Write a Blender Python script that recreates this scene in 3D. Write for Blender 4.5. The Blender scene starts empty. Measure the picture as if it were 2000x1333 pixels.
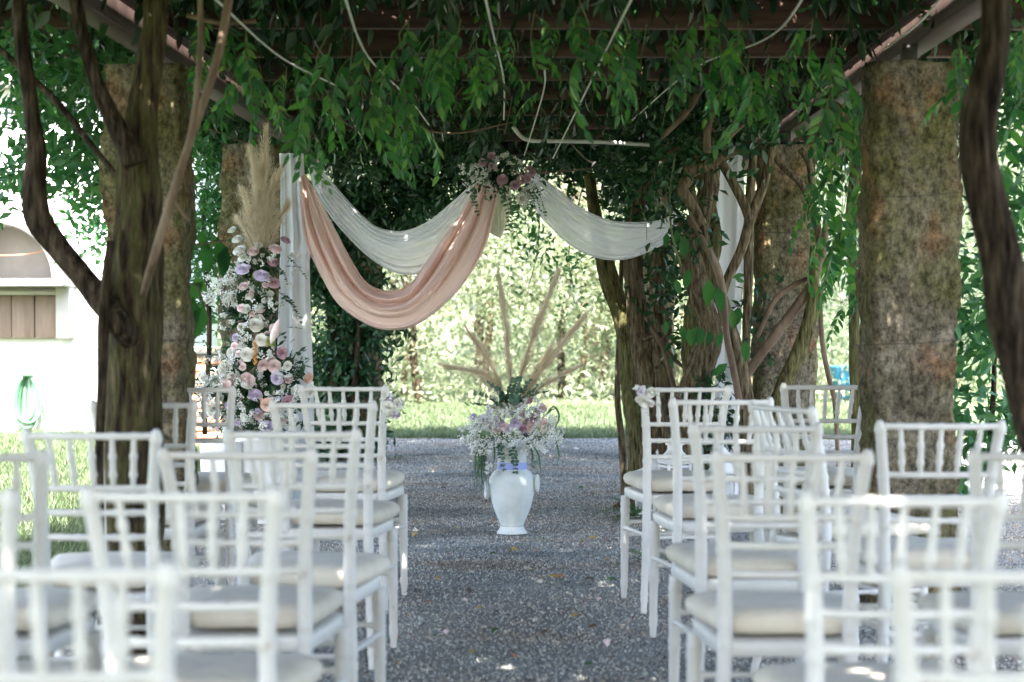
import bpy, bmesh, math, random
import numpy as np
from mathutils import Vector, Matrix, Euler

rng = np.random.default_rng(7)
random.seed(7)
R = math.radians
PI = math.pi
sc = bpy.context.scene
COL = sc.collection

# ------------------------------------------------------------ camera, light, exposure
EYE = 1.257
cam_d = bpy.data.cameras.new('camera')
cam = bpy.data.objects.new('camera', cam_d)
COL.objects.link(cam)
cam.location = (0, 0, EYE)
cam_d.lens = 70
cam_d.sensor_width = 36
cam_d.clip_start = 0.1
cam_d.clip_end = 600
cam.rotation_euler = (R(90 - 1.127), 0, R(0.943))
cam_d.dof.use_dof = True
cam_d.dof.focus_distance = 10.9
cam_d.dof.aperture_fstop = 3.4
sc.camera = cam

world = bpy.data.worlds.new('World')
sc.world = world
world.use_nodes = True
wn = world.node_tree
sky = wn.nodes.new('ShaderNodeTexSky')
sky.sky_type = 'NISHITA'
sky.sun_disc = False
sky.sun_elevation = R(52)
sky.sun_rotation = R(184)
sky.dust_density = 3.0
sky.ozone_density = 0.9
bg = wn.nodes['Background']
bg.inputs['Strength'].default_value = 0.15
wn.links.new(sky.outputs[0], bg.inputs['Color'])

sun_d = bpy.data.lights.new('sun', 'SUN')
sun_d.energy = 5.0
sun_d.angle = R(0.53)
sun_d.color = (1.0, 0.94, 0.86)
sun = bpy.data.objects.new('sun', sun_d)
COL.objects.link(sun)
sun.rotation_euler = Vector((-0.04, -math.cos(R(52)), math.sin(R(52)))).to_track_quat('Z', 'Y').to_euler()

vs = sc.view_settings
vs.view_transform = 'Standard'
vs.look = 'None'
vs.gamma = 1
vs.exposure = 2.9
sc.render.engine = 'CYCLES'
cy = sc.cycles
cy.max_bounces = 7
cy.diffuse_bounces = 4
cy.transmission_bounces = 5
cy.transparent_max_bounces = 10
cy.glossy_bounces = 2
cy.sample_clamp_indirect = 6
cy.caustics_reflective = False
cy.caustics_refractive = False
try:
    cy.use_denoising = True
except Exception:
    pass

F0 = 3889.0
def P(px, py, d):
    s = F0 / d
    return Vector(((px - 1064) / s, d, EYE - (py - 590) / s))

# ------------------------------------------------------------ materials
def new_mat(name):
    m = bpy.data.materials.new(name)
    m.use_nodes = True
    nt = m.node_tree
    b = nt.nodes['Principled BSDF']
    return m, nt, b

def ramp(nt, stops, src):
    r = nt.nodes.new('ShaderNodeValToRGB')
    e = r.color_ramp.elements
    while len(e) < len(stops):
        e.new(0.5)
    for i, (p, c) in enumerate(stops):
        e[i].position = p
        e[i].color = (*c, 1)
    nt.links.new(src, r.inputs[0])
    return r

def noise(nt, scale, detail=5, rough=0.6, coord='Object', stretch=None, dist=0):
    tc = nt.nodes.new('ShaderNodeTexCoord')
    n = nt.nodes.new('ShaderNodeTexNoise')
    n.inputs['Scale'].default_value = scale
    n.inputs['Detail'].default_value = detail
    n.inputs['Roughness'].default_value = rough
    n.inputs['Distortion'].default_value = dist
    if stretch:
        mp = nt.nodes.new('ShaderNodeMapping')
        mp.inputs['Scale'].default_value = stretch
        nt.links.new(tc.outputs[coord], mp.inputs[0])
        nt.links.new(mp.outputs[0], n.inputs['Vector'])
    else:
        nt.links.new(tc.outputs[coord], n.inputs['Vector'])
    return n

def bump(nt, b, src, strength=0.3, dist=0.01):
    bp = nt.nodes.new('ShaderNodeBump')
    bp.inputs['Strength'].default_value = strength
    bp.inputs['Distance'].default_value = dist
    nt.links.new(src, bp.inputs['Height'])
    nt.links.new(bp.outputs[0], b.inputs['Normal'])

def surf(name, stops, scale=5, rough=0.7, bscale=40, bstr=0.3, bdist=0.005, stretch=None, spec=0.3, dist=0):
    m, nt, b = new_mat(name)
    n = noise(nt, scale, stretch=stretch, dist=dist)
    r = ramp(nt, stops, n.outputs[0])
    nt.links.new(r.outputs[0], b.inputs['Base Color'])
    b.inputs['Roughness'].default_value = rough
    b.inputs['Specular IOR Level'].default_value = spec
    if bstr:
        n2 = noise(nt, bscale, 4, stretch=stretch)
        bump(nt, b, n2.outputs[0], bstr, bdist)
    return m

def leafmat(name, cols, transl=0.35, rough=0.45, tint=(1.35, 1.5, .75)):
    """two-sided leaf: colour differs from leaf to leaf, some light passes through"""
    m, nt, b = new_mat(name)
    g = nt.nodes.new('ShaderNodeNewGeometry')
    oi = nt.nodes.new('ShaderNodeObjectInfo')
    add = nt.nodes.new('ShaderNodeMath'); add.operation = 'ADD'
    nt.links.new(g.outputs['Random Per Island'], add.inputs[0])
    nt.links.new(oi.outputs['Random'], add.inputs[1])
    fr = nt.nodes.new('ShaderNodeMath'); fr.operation = 'FRACT'
    nt.links.new(add.outputs[0], fr.inputs[0])
    k = len(cols)
    r = ramp(nt, [(i / max(1, k - 1), c) for i, c in enumerate(cols)], fr.outputs[0])
    nt.links.new(r.outputs[0], b.inputs['Base Color'])
    b.inputs['Roughness'].default_value = rough
    b.inputs['Specular IOR Level'].default_value = 0.4
    tr = nt.nodes.new('ShaderNodeBsdfTranslucent')
    mx = nt.nodes.new('ShaderNodeMixRGB'); mx.blend_type = 'MULTIPLY'; mx.inputs[0].default_value = 1
    mx.inputs[2].default_value = (*tint, 1)
    nt.links.new(r.outputs[0], mx.inputs[1])
    nt.links.new(mx.outputs[0], tr.inputs[0])
    ms = nt.nodes.new('ShaderNodeMixShader'); ms.inputs[0].default_value = transl
    nt.links.new(b.outputs[0], ms.inputs[1]); nt.links.new(tr.outputs[0], ms.inputs[2])
    nt.links.new(ms.outputs[0], nt.nodes['Material Output'].inputs[0])
    return m

def clothmat(name, col, sheer=0.0, transl=0.35, weave=600):
    m, nt, b = new_mat(name)
    b.inputs['Base Color'].default_value = (*col, 1)
    b.inputs['Roughness'].default_value = 0.8
    b.inputs['Specular IOR Level'].default_value = 0.15
    n = noise(nt, weave, 2)
    bump(nt, b, n.outputs[0], 0.15, 0.001)
    tr = nt.nodes.new('ShaderNodeBsdfTranslucent')
    tr.inputs[0].default_value = (*col, 1)
    ms = nt.nodes.new('ShaderNodeMixShader'); ms.inputs[0].default_value = transl
    nt.links.new(b.outputs[0], ms.inputs[1]); nt.links.new(tr.outputs[0], ms.inputs[2])
    last = ms
    if sheer > 0:
        tp = nt.nodes.new('ShaderNodeBsdfTransparent')
        lw = nt.nodes.new('ShaderNodeLayerWeight'); lw.inputs[0].default_value = 0.35
        mr = nt.nodes.new('ShaderNodeMapRange')
        mr.inputs['To Min'].default_value = sheer; mr.inputs['To Max'].default_value = 0.02
        nt.links.new(lw.outputs['Facing'], mr.inputs['Value'])
        m2 = nt.nodes.new('ShaderNodeMixShader')
        nt.links.new(mr.outputs[0], m2.inputs[0])
        nt.links.new(ms.outputs[0], m2.inputs[1]); nt.links.new(tp.outputs[0], m2.inputs[2])
        last = m2
    nt.links.new(last.outputs[0], nt.nodes['Material Output'].inputs[0])
    return m

M = {}
def varied(name, stops, scale, rough, bscale, bstr, bdist, var):
    m = surf(name, stops, scale, rough, bscale, bstr, bdist)
    nt = m.node_tree; b = nt.nodes['Principled BSDF']
    src = b.inputs['Base Color'].links[0].from_socket
    oi = nt.nodes.new('ShaderNodeObjectInfo')
    mr = nt.nodes.new('ShaderNodeMapRange'); mr.inputs['To Min'].default_value = 1 - var; mr.inputs['To Max'].default_value = 1 + var
    nt.links.new(oi.outputs['Random'], mr.inputs['Value'])
    mx = nt.nodes.new('ShaderNodeVectorMath'); mx.operation = 'SCALE'
    nt.links.new(src, mx.inputs[0]); nt.links.new(mr.outputs[0], mx.inputs['Scale']); nt.links.new(mx.outputs[0], b.inputs['Base Color'])
    return m
M['chair'] = varied('chair_paint', [(0.28, (.48, .44, .38)), (0.36, (.66, .645, .61)), (0.62, (.70, .69, .66)), (0.74, (.60, .57, .52))], 14, 0.5, 50, 0.15, 0.002, .04)
M['cushion'] = varied('cushion_cloth', [(0.3, (.58, .52, .42)), (0.7, (.72, .67, .57))], 6, 0.9, 14, 0.6, 0.012, .10)
M['wood'] = surf('rafter_wood', [(0.3, (.018, .010, .007)), (0.5, (.062, .034, .023)), (0.75, (.125, .07, .046))], 3, 0.8, 30, 0.5, 0.006, stretch=(0.6, 6, 6))
M['steel'] = surf('rusty_steel', [(0.3, (.04, .026, .022)), (0.55, (.07, .046, .04)), (0.8, (.035, .02, .015))], 6, 0.65, 50, 0.3, 0.002)
M['darksteel'] = surf('dark_steel', [(0.3, (.03, .03, .03)), (0.7, (.07, .06, .055))], 8, 0.5, 50, 0.2, 0.002)
M['bark'] = surf('vine_bark', [(0.34, (.007, .005, .004)), (0.48, (.036, .026, .018)), (0.62, (.085, .064, .044)), (0.75, (.15, .115, .08))], 5, 0.95, 8, 1.0, 0.02, stretch=(11, 11, 1.6), spec=.1)  # darkened overall: the right foreground trunk's shade is put into this tone
M['vinebark'] = surf('light_vine_bark', [(0.34, (.03, .022, .014)), (0.48, (.13, .098, .062)), (0.6, (.20, .165, .10)), (0.75, (.34, .27, .19))], 5, 0.95, 8, 1.0, 0.02, stretch=(12, 12, 1.8), spec=.1)
M['vinemoss'] = surf('green_vine_bark', [(0.34, (.03, .025, .014)), (0.47, (.11, .10, .045)), (0.58, (.15, .15, .06)), (0.75, (.27, .22, .14))], 5, 0.95, 8, 1.0, 0.02, stretch=(12, 12, 1.8), spec=.1)
M['barkmoss'] = surf('mossy_bark', [(0.34, (.014, .010, .007)), (0.46, (.06, .042, .028)), (0.56, (.075, .075, .028)), (0.66, (.14, .105, .07)), (0.78, (.21, .16, .11))], 5, 0.95, 8, 1.0, 0.02, stretch=(10, 10, 1.5), spec=.1)
M['stem'] = surf('thin_stem', [(0.3, (.085, .055, .035)), (0.5, (.15, .105, .07)), (0.7, (.24, .175, .12))], 8, 0.8, 40, 0.4, 0.004, stretch=(2, 2, .6))
M['plant_stem'] = surf('green_stem', [(0.3, (.08, .12, .04)), (0.7, (.16, .2, .08))], 8, 0.7, 40, 0.1)
M['rope'] = surf('rope_fibre', [(0.3, (.50, .50, .46)), (0.7, (.72, .72, .68))], 60, 0.9, 300, 0.4, 0.002)
M['cable'] = surf('white_cable', [(0.3, (.62, .62, .60)), (0.7, (.75, .75, .73))], 10, 0.5, 100, 0)
M['vase'] = surf('glazed_vase', [(0.3, (.52, .57, .56)), (0.5, (.64, .68, .67)), (0.66, (.68, .70, .68)), (0.78, (.50, .51, .47))], 9, 0.6, 22, 0.5, 0.006, spec=0.3)
M['ribbon'] = surf('blue_ribbon', [(0.3, (.30, .36, .80)), (0.7, (.42, .48, .90))], 20, 0.35, 200, 0.2, 0.001)
M['planter'] = surf('white_planter', [(0.3, (.74, .75, .75)), (0.7, (.82, .82, .82))], 5, 0.5, 20, 0.1)
M['peach'] = clothmat('peach_satin', (.87, .66, .60), 0, 0.3)
M['sheer'] = clothmat('white_chiffon', (.91, .93, .97), 0.10, 0.4)
M['curtain'] = clothmat('white_curtain', (.92, .93, .97), 0.02, 0.3)
M['cream'] = clothmat('cream_cloth', (.72, .72, .56), 0.05, 0.35)
M['plaster'] = surf('white_plaster', [(0.3, (.78, .78, .76)), (0.6, (.86, .86, .85)), (0.78, (.70, .69, .65))], 1.6, 0.9, 25, 0.25, 0.004)
M['greyrender'] = surf('grey_render', [(0.3, (.20, .19, .18)), (0.7, (.30, .285, .27))], 2, 0.9, 18, 0.4, 0.005)
M['hatch'] = surf('brown_board', [(0.3, (.20, .145, .12)), (0.7, (.30, .23, .19))], 3, 0.7, 30, 0.3, 0.003, stretch=(5, 5, .6))  # boards lightened: pale lens flare put into the colour
M['mantle'] = surf('pale_mantle', [(0.3, (.42, .41, .39)), (0.7, (.50, .49, .47))], 3, 0.8, 30, 0.2)
M['hose'] = surf('green_hose', [(0.3, (.08, .21, .12)), (0.7, (.12, .27, .16))], 30, 0.5, 50, 0)
M['brick'] = surf('clay_brick', [(0.3, (.36, .17, .10)), (0.7, (.50, .27, .17))], 6, 0.9, 40, 0.5, 0.004)
M['mortar'] = surf('mortar', [(0.3, (.30, .27, .23)), (0.7, (.38, .35, .30))], 10, 0.95, 60, 0.4)
M['blue'] = surf('blue_plastic', [(0.3, (.08, .32, .62)), (0.7, (.12, .4, .7))], 4, 0.4, 20, 0)
M['lantern'] = surf('lantern_paint', [(0.3, (.76, .76, .75)), (0.7, (.84, .84, .83))], 12, 0.5, 60, 0.1)
mg, nt, b = new_mat('lantern_glass')
b.inputs['Base Color'].default_value = (.8, .85, .85, 1)
b.inputs['Roughness'].default_value = 0.05
b.inputs['Alpha'].default_value = 0.25
M['glass'] = mg

# mossy granite: grey stone, yellow-green lichen, orange stains, dark pits
m, nt, b = new_mat('mossy_granite')
n1 = noise(nt, 3.2, 8, 0.65, dist=0.3)
r1 = ramp(nt, [(0.3, (.10, .09, .06)), (0.45, (.24, .215, .16)), (0.6, (.38, .34, .265)), (0.72, (.48, .43, .35))], n1.outputs[0])
n2 = noise(nt, 2.3, 6, 0.7, stretch=(1, 1, .55))
r2 = ramp(nt, [(0.42, (0, 0, 0)), (0.6, (.85, .85, .85))], n2.outputs[0])
mx = nt.nodes.new('ShaderNodeMixRGB'); mx.inputs[2].default_value = (.20, .20, .06, 1)
nt.links.new(r2.outputs[0], mx.inputs[0]); nt.links.new(r1.outputs[0], mx.inputs[1])
n3 = noise(nt, 4.1, 5, 0.6, stretch=(1, 1.3, .8))
r3 = ramp(nt, [(0.53, (0, 0, 0)), (0.68, (.7, .7, .7))], n3.outputs[0])
mx2 = nt.nodes.new('ShaderNodeMixRGB'); mx2.inputs[2].default_value = (.42, .22, .12, 1)
nt.links.new(r3.outputs[0], mx2.inputs[0]); nt.links.new(mx.outputs[0], mx2.inputs[1])
n4 = noise(nt, 30, 10, 0.85, stretch=(1.2, 1.2, .8))
r4 = ramp(nt, [(0.38, (.16, .15, .14)), (0.47, (.60, .58, .55)), (0.55, (1.15, 1.1, 1.05)), (.64, (1.75, 1.65, 1.6))], n4.outputs[0])
mx3 = nt.nodes.new('ShaderNodeMixRGB'); mx3.blend_type = 'MULTIPLY'; mx3.inputs[0].default_value = 1
nt.links.new(mx2.outputs[0], mx3.inputs[1]); nt.links.new(r4.outputs[0], mx3.inputs[2])
nt.links.new(mx3.outputs[0], b.inputs['Base Color'])
b.inputs['Roughness'].default_value = 0.95
b.inputs['Specular IOR Level'].default_value = 0.1
bump(nt, b, n4.outputs[0], 1.0, 0.035)
M['granite'] = m

# leaves
M['canopyleaf'] = leafmat('canopy_leaf', [(.008, .03, .013), (.013, .042, .016), (.02, .06, .018), (.010, .035, .02)], 0.15)  # darker version of the wisteria leaf: shade above the rafters put into the colour
M['vineleaf'] = leafmat('wisteria_leaf', [(.018, .075, .03), (.035, .13, .04), (.06, .19, .045), (.022, .09, .045), (.04, .15, .04), (.02, .09, .03), (.11, .25, .05), (.035, .13, .045), (.16, .28, .07)], 0.5)  # lightest greens in the ramp are painted sunlit highlights
M['ivyleaf'] = leafmat('laurel_leaf', [(.012, .045, .024), (.02, .07, .03), (.035, .10, .04), (.05, .12, .05)], 0.2, 0.28)
M['sideleaf'] = leafmat('side_leaf', [(.03, .11, .045), (.05, .15, .06), (.08, .2, .07)], 0.4)
M['treeleaf'] = leafmat('woodland_leaf', [(.08, .12, .07), (.14, .19, .12), (.20, .24, .16), (.11, .15, .10)], 0.45, tint=(1.2, 1.3, .9))  # backdrop leaves, here and just below, paled: bright airy veil put into the colour
M['treepale'] = leafmat('pale_woodland_leaf', [(.17, .225, .13), (.26, .30, .195), (.35, .37, .27), (.20, .255, .16)], 0.45, tint=(1.2, 1.25, .95))
M['treerust'] = leafmat('rusty_woodland_leaf', [(.24, .26, .18), (.42, .30, .23), (.46, .37, .30), (.27, .30, .20)], 0.45, tint=(1.2, 1.2, 1))
M['euca'] = leafmat('eucalyptus_leaf', [(.045, .10, .06), (.065, .135, .09), (.11, .18, .135)], 0.15, 0.5)
M['fernleaf'] = leafmat('fern_leaf', [(.04, .11, .05), (.07, .16, .06)], 0.3)
M['grass'] = leafmat('grass_blade', [(.075, .115, .05), (.11, .15, .075), (.15, .185, .10)], 0.3, tint=(1.1, 1.25, .9))
M['pampas'] = leafmat('pampas_fibre', [(.70, .60, .45), (.84, .76, .62), (.92, .87, .76)], 0.6, 0.8, tint=(1, .97, .92))
M['litter'] = leafmat('dry_litter', [(.10, .05, .03), (.22, .12, .06), (.30, .20, .08), (.12, .14, .05)], .05, .8, tint=(1, 1, 1))
M['yellowleaf'] = surf('yellow_leaf', [(0.3, (.36, .24, .06)), (0.7, (.48, .34, .10))], 20, 0.6, 60, 0)
def petalmat(name, c):
    m, nt, b = new_mat(name)
    n = noise(nt, 40, 3)
    r = ramp(nt, [(0.3, tuple(x * .85 for x in c)), (0.7, tuple(min(1, x * 1.1) for x in c))], n.outputs[0])
    nt.links.new(r.outputs[0], b.inputs['Base Color'])
    b.inputs['Roughness'].default_value = 0.6
    b.inputs['Subsurface Weight'].default_value = 0.0
    return m
M['lilac'] = petalmat('lilac_petal', (.70, .62, .78))
M['blush'] = petalmat('blush_petal', (.86, .70, .69))
M['peachpetal'] = petalmat('peach_petal', (.87, .66, .57))
M['mauve'] = petalmat('mauve_petal', (.62, .42, .49))
M['whitepetal'] = petalmat('white_petal', (.83, .82, .76))
M['lime'] = petalmat('lime_petal', (.5, .58, .2))
M['orange'] = petalmat('orange_petal', (.80, .42, .12))
M['gyp'] = petalmat('gypsophila_petal', (.82, .83, .78))

# ------------------------------------------------------------ geometry helpers
class MB:
    """collects vertex / face arrays; build() links them as one mesh object"""
    def __init__(s):
        s.V = []; s.F = []; s.n = 0
    def add(s, V, *Fs, mi=0):
        V = np.asarray(V, dtype=np.float64).reshape(-1, 3)
        for F in Fs:
            F = np.asarray(F, dtype=np.int64)
            if len(F):
                s.F.append((F + s.n, mi))
        s.V.append(V); s.n += len(V)
        return s
    def mesh(s, name, mats, smooth=True):
        me = bpy.data.meshes.new(name)
        V = np.concatenate(s.V)
        me.vertices.add(len(V)); me.vertices.foreach_set('co', V.ravel())
        li = np.concatenate([F.ravel() for F, _ in s.F])
        cnt = np.concatenate([np.full(len(F), F.shape[1]) for F, _ in s.F])
        mi = np.concatenate([np.full(len(F), k) for F, k in s.F])
        me.loops.add(len(li)); me.loops.foreach_set('vertex_index', li.astype(np.int32))
        st = np.concatenate([[0], np.cumsum(cnt)[:-1]])
        me.polygons.add(len(cnt)); me.polygons.foreach_set('loop_start', st.astype(np.int32))
        me.polygons.foreach_set('material_index', mi.astype(np.int32))
        me.update(calc_edges=True)
        me.validate()
        if not isinstance(mats, (list, tuple)):
            mats = [mats]
        for k in mats:
            me.materials.append(k)
        if smooth:
            me.shade_smooth()
        return me
    def build(s, name, mats, parent=None, smooth=True, world=True, loc=None):
        off = np.zeros(3)
        if parent is not None and world:
            off = np.array(parent.matrix_world.translation if parent.parent is None else wloc(parent))
        if loc is not None:
            off = np.array(loc)
        if off.any():
            s.V = [v - off for v in s.V]
        o = bpy.data.objects.new(name, s.mesh(name, mats, smooth))
        COL.objects.link(o)
        if parent is not None:
            o.parent = parent
            if loc is not None:
                o.location = Vector(loc) - wloc(parent)
        elif loc is not None:
            o.location = loc
        return o

def wloc(o):
    l = Vector(o.location)
    while o.parent:
        o = o.parent
        l = l + Vector(o.location)
    return l

def tag(o, label=None, cat=None, group=None, kind=None):
    if label: o['label'] = label
    if cat: o['category'] = cat
    if group: o['group'] = group
    if kind: o['kind'] = kind
    return o

def thing(name, label, cat, loc=(0, 0, 0), group=None, rz=0):
    o = bpy.data.objects.new(name, None)
    COL.objects.link(o)
    o.empty_display_size = 0.1
    o.location = loc
    o.rotation_euler = (0, 0, rz)
    bpy_ml = Matrix.Translation(Vector(loc))
    o.matrix_world = bpy_ml @ Matrix.Rotation(rz, 4, 'Z')
    return tag(o, label, cat, group)

def inst(name, mesh, parent, loc, rot=(0, 0, 0), scale=1, world=True):
    o = bpy.data.objects.new(name, mesh)
    COL.objects.link(o)
    loc = Vector(loc)
    if parent is not None:
        o.parent = parent
        if world:
            loc = loc - wloc(parent)
    o.location = loc
    o.rotation_euler = rot
    o.scale = (scale,) * 3 if not hasattr(scale, '__len__') else scale
    return o

def copy_tree(o, parent=None):
    c = o.copy(); COL.objects.link(c)
    c.parent = parent
    for ch in list(o.children):
        copy_tree(ch, c)
    return c

def crom(pts, step):
    """Catmull-Rom resampling of rows (x,y,z,r)"""
    pts = np.asarray(pts, float)
    if len(pts) == 2:
        L = np.linalg.norm(pts[1, :3] - pts[0, :3]); n = max(2, int(L / step))
        t = np.linspace(0, 1, n + 1)[:, None]
        return pts[0] * (1 - t) + pts[1] * t
    q = np.vstack([2 * pts[0] - pts[1], pts, 2 * pts[-1] - pts[-2]])
    out = []
    for i in range(1, len(q) - 2):
        L = np.linalg.norm(q[i + 1, :3] - q[i, :3]); n = max(1, int(L / step))
        t = (np.arange(n) / n)[:, None]
        a, b_, c, d = q[i - 1], q[i], q[i + 1], q[i + 2]
        out.append(0.5 * ((2 * b_) + (c - a) * t + (2 * a - 5 * b_ + 4 * c - d) * t ** 2 + (-a + 3 * b_ - 3 * c + d) * t ** 3))
    out.append(q[-2][None])
    return np.vstack(out)

def frames(C):
    T = np.gradient(C, axis=0)
    T /= np.linalg.norm(T, axis=1)[:, None] + 1e-9
    ref = np.array([0, 1.0, 0]) if abs(T[0, 1]) < 0.9 else np.array([1.0, 0, 0])
    N = np.zeros_like(T)
    n = ref - T[0] * (ref @ T[0]); n /= np.linalg.norm(n)
    for i in range(len(T)):
        n = n - T[i] * (n @ T[i]); n /= np.linalg.norm(n) + 1e-9
        N[i] = n
    B = np.cross(T, N)
    return T, N, B

def tube(mb, pts, n=8, step=0.05, ridge=0.0, rk=5, twist=0.0, wob=0.0, caps=True, mi=0):
    q = crom(pts, step)
    C = q[:, :3].copy(); rad = q[:, 3]
    if wob:
        s = np.cumsum(np.r_[0, np.linalg.norm(np.diff(C, axis=0), axis=1)])
        ph = rng.uniform(0, 6, 3)
        C[:, 0] += wob * np.sin(s * 5.1 + ph[0]); C[:, 1] += wob * np.sin(s * 4.3 + ph[1])
    T, N, B = frames(C)
    s = np.cumsum(np.r_[0, np.linalg.norm(np.diff(C, axis=0), axis=1)])
    th = np.linspace(0, 2 * PI, n, endpoint=False)
    rr = np.repeat(rad[:, None], n, 1)
    if ridge:
        ph = rng.uniform(0, 6, 4)
        a = th[None] + twist * s[:, None]
        k = np.abs(np.sin(rk * 0.5 * a + 0.5 * np.sin(s * 2.7 + ph[0])[:, None])) ** 0.7
        k = k + 0.45 * np.sin(2 * a + 1.9 * s[:, None] + ph[1]) + 0.25 * np.sin(9 * a + ph[2] + 3.1 * s[:, None]) + 0.3 * np.sin(s * 7 + ph[3])[:, None] * np.sin(a + ph[1])
        rr = rr * (1 + ridge * (k - 0.55))
    V = C[:, None] + rr[..., None] * (np.cos(th)[None, :, None] * N[:, None] + np.sin(th)[None, :, None] * B[:, None])
    m = len(C)
    i, j = np.meshgrid(np.arange(m - 1), np.arange(n), indexing='ij')
    a = i * n + j; b_ = i * n + (j + 1) % n
    F = np.stack([a, b_, b_ + n, a + n], -1).reshape(-1, 4)
    V = V.reshape(-1, 3)
    fs = [F]
    if caps:
        V = np.vstack([V, C[0], C[-1]])
        j = np.arange(n)
        fs.append(np.stack([np.full(n, m * n), (j + 1) % n, j], -1))
        fs.append(np.stack([np.full(n, m * n + 1), (m - 1) * n + j, (m - 1) * n + (j + 1) % n], -1))
    mb.add(V, *fs, mi=mi)
    return q

def lathe(mb, prof, n=24, c=(0, 0, 0), mi=0):
    prof = np.asarray(prof, float)
    th = np.linspace(0, 2 * PI, n, endpoint=False)
    V = np.stack([prof[:, 0][:, None] * np.cos(th) + c[0], prof[:, 0][:, None] * np.sin(th) + c[1],
                  np.repeat(prof[:, 1][:, None], n, 1) + c[2]], -1).reshape(-1, 3)
    m = len(prof)
    i, j = np.meshgrid(np.arange(m - 1), np.arange(n), indexing='ij')
    a = i * n + j; b_ = i * n + (j + 1) % n
    mb.add(V, np.stack([a, b_, b_ + n, a + n], -1).reshape(-1, 4), mi=mi)

def box(mb, lo, hi, bev=0.0, mi=0):
    lo = np.array(lo, float); hi = np.array(hi, float)
    if bev <= 0:
        c = [(x, y, z) for x in (lo[0], hi[0]) for y in (lo[1], hi[1]) for z in (lo[2], hi[2])]
        mb.add(c, [[0, 1, 3, 2], [4, 6, 7, 5], [0, 4, 5, 1], [2, 3, 7, 6], [0, 2, 6, 4], [1, 5, 7, 3]], mi=mi)
        return
    bm = bmesh.new()
    bmesh.ops.create_cube(bm, size=1)
    for v in bm.verts:
        v.co = Vector([(lo[k] + hi[k]) / 2 + v.co[k] * (hi[k] - lo[k]) for k in range(3)])
    bmesh.ops.bevel(bm, geom=list(bm.edges), offset=bev, segments=1, affect='EDGES')
    bm.verts.index_update()
    V = [v.co[:] for v in bm.verts]
    q = [[v.index for v in f.verts] for f in bm.faces if len(f.verts) == 4]
    t = [[v.index for v in f.verts] for f in bm.faces if len(f.verts) == 3]
    bm.free()
    mb.add(V, q, t, mi=mi)

def grid_faces(nu, nv):
    i, j = np.meshgrid(np.arange(nu - 1), np.arange(nv - 1), indexing='ij')
    a = i * nv + j
    return np.stack([a, a + nv, a + nv + 1, a + 1], -1).reshape(-1, 4)

def leaflet(L, W, fold=0.12, droop=0.1):
    V = np.array([[0, 0, 0], [-.5 * W, .32 * L, 0], [0, .32 * L, -fold * W], [.5 * W, .32 * L, 0],
                  [-.38 * W, .66 * L, -.3 * droop * L], [0, .66 * L, -fold * W - .3 * droop * L], [.38 * W, .66 * L, -.3 * droop * L],
                  [0, L, -droop * L]])
    T = np.array([[0, 2, 1], [0, 3, 2], [4, 5, 7], [5, 6, 7]])
    Q = np.array([[1, 2, 5, 4], [2, 3, 6, 5]])
    return V, T, Q

def basis(yd, up):
    y = np.array(yd, float); y /= np.linalg.norm(y)
    x = np.cross(y, up); x /= np.linalg.norm(x) + 1e-9
    z = np.cross(x, y)
    return np.stack([x, y, z], 1)

def pinnate_mesh(name, mat, pairs=6, length=0.27, L=0.068, W=0.030, droop=1.0, seed=0, stemmat=None):
    """a compound leaf: a bending midrib with opposite leaflets that hang"""
    g = np.random.default_rng(seed)
    mb = MB()
    t = np.linspace(0, 1, 9)
    y = length * t * (1 - .25 * droop * t)
    z = -length * .55 * droop * t ** 2
    x = .02 * np.sin(t * 3 + seed)
    C = np.stack([x, y, z], 1)
    tube(mb, np.c_[C, np.linspace(.0022, .001, 9)], n=4, step=0.04, mi=1)
    T = np.gradient(C, axis=0); T /= np.linalg.norm(T, axis=1)[:, None]
    for k in range(pairs + 1):
        u = .22 + .78 * k / pairs
        c = np.array([np.interp(u, t, C[:, a]) for a in range(3)])
        tt = np.array([np.interp(u, t, T[:, a]) for a in range(3)])
        for sgn in ((-1, 1) if k < pairs else (0,)):
            sz = (0.75 + .35 * math.sin(PI * min(1, u * .9))) * g.uniform(.85, 1.15)
            V, Tr, Q = leaflet(L * sz, W * sz * g.uniform(.85, 1.15), .15, g.uniform(.05, .3))
            d = tt * (.55 if sgn else 1.0) + np.array([sgn * .8, 0, 0]) + np.array([0, 0, -g.uniform(.25, .9) * droop]) + g.normal(0, .12, 3)
            A = basis(d, np.array([0, .25, 1.0]) + g.normal(0, .25, 3))
            mb.add(V @ A.T + c, Tr, Q)
    return mb.mesh(name, [mat, stemmat or M['plant_stem']])

def rhombs(mb, C, L, W, up_bias=0.5, g=rng):
    """leaf-sized folded blades, four triangles' worth of outline each, at the centres C"""
    n = len(C)
    d = g.normal(size=(n, 3)); d[:, 2] -= 0.35
    d /= np.linalg.norm(d, axis=1)[:, None]
    up = g.normal(size=(n, 3)); up[:, 2] += up_bias * 2; up[:, 1] -= up_bias
    x = np.cross(d, up); x /= np.linalg.norm(x, axis=1)[:, None] + 1e-9
    z = np.cross(x, d)
    L = L * g.uniform(.6, 1.3, n)[:, None]; W = W * g.uniform(.7, 1.2, n)[:, None]
    a = C - d * L * .5; tip = C + d * L * .5 - z * L * .08
    l = C - x * W * .5 + z * W * .15; r = C + x * W * .5 + z * W * .15
    V = np.stack([a, r, tip, l], 1).reshape(-1, 3)
    k = np.arange(n) * 4
    mb.add(V, np.concatenate([np.stack([k, k + 1, k + 2], 1), np.stack([k, k + 2, k + 3], 1)]))

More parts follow.
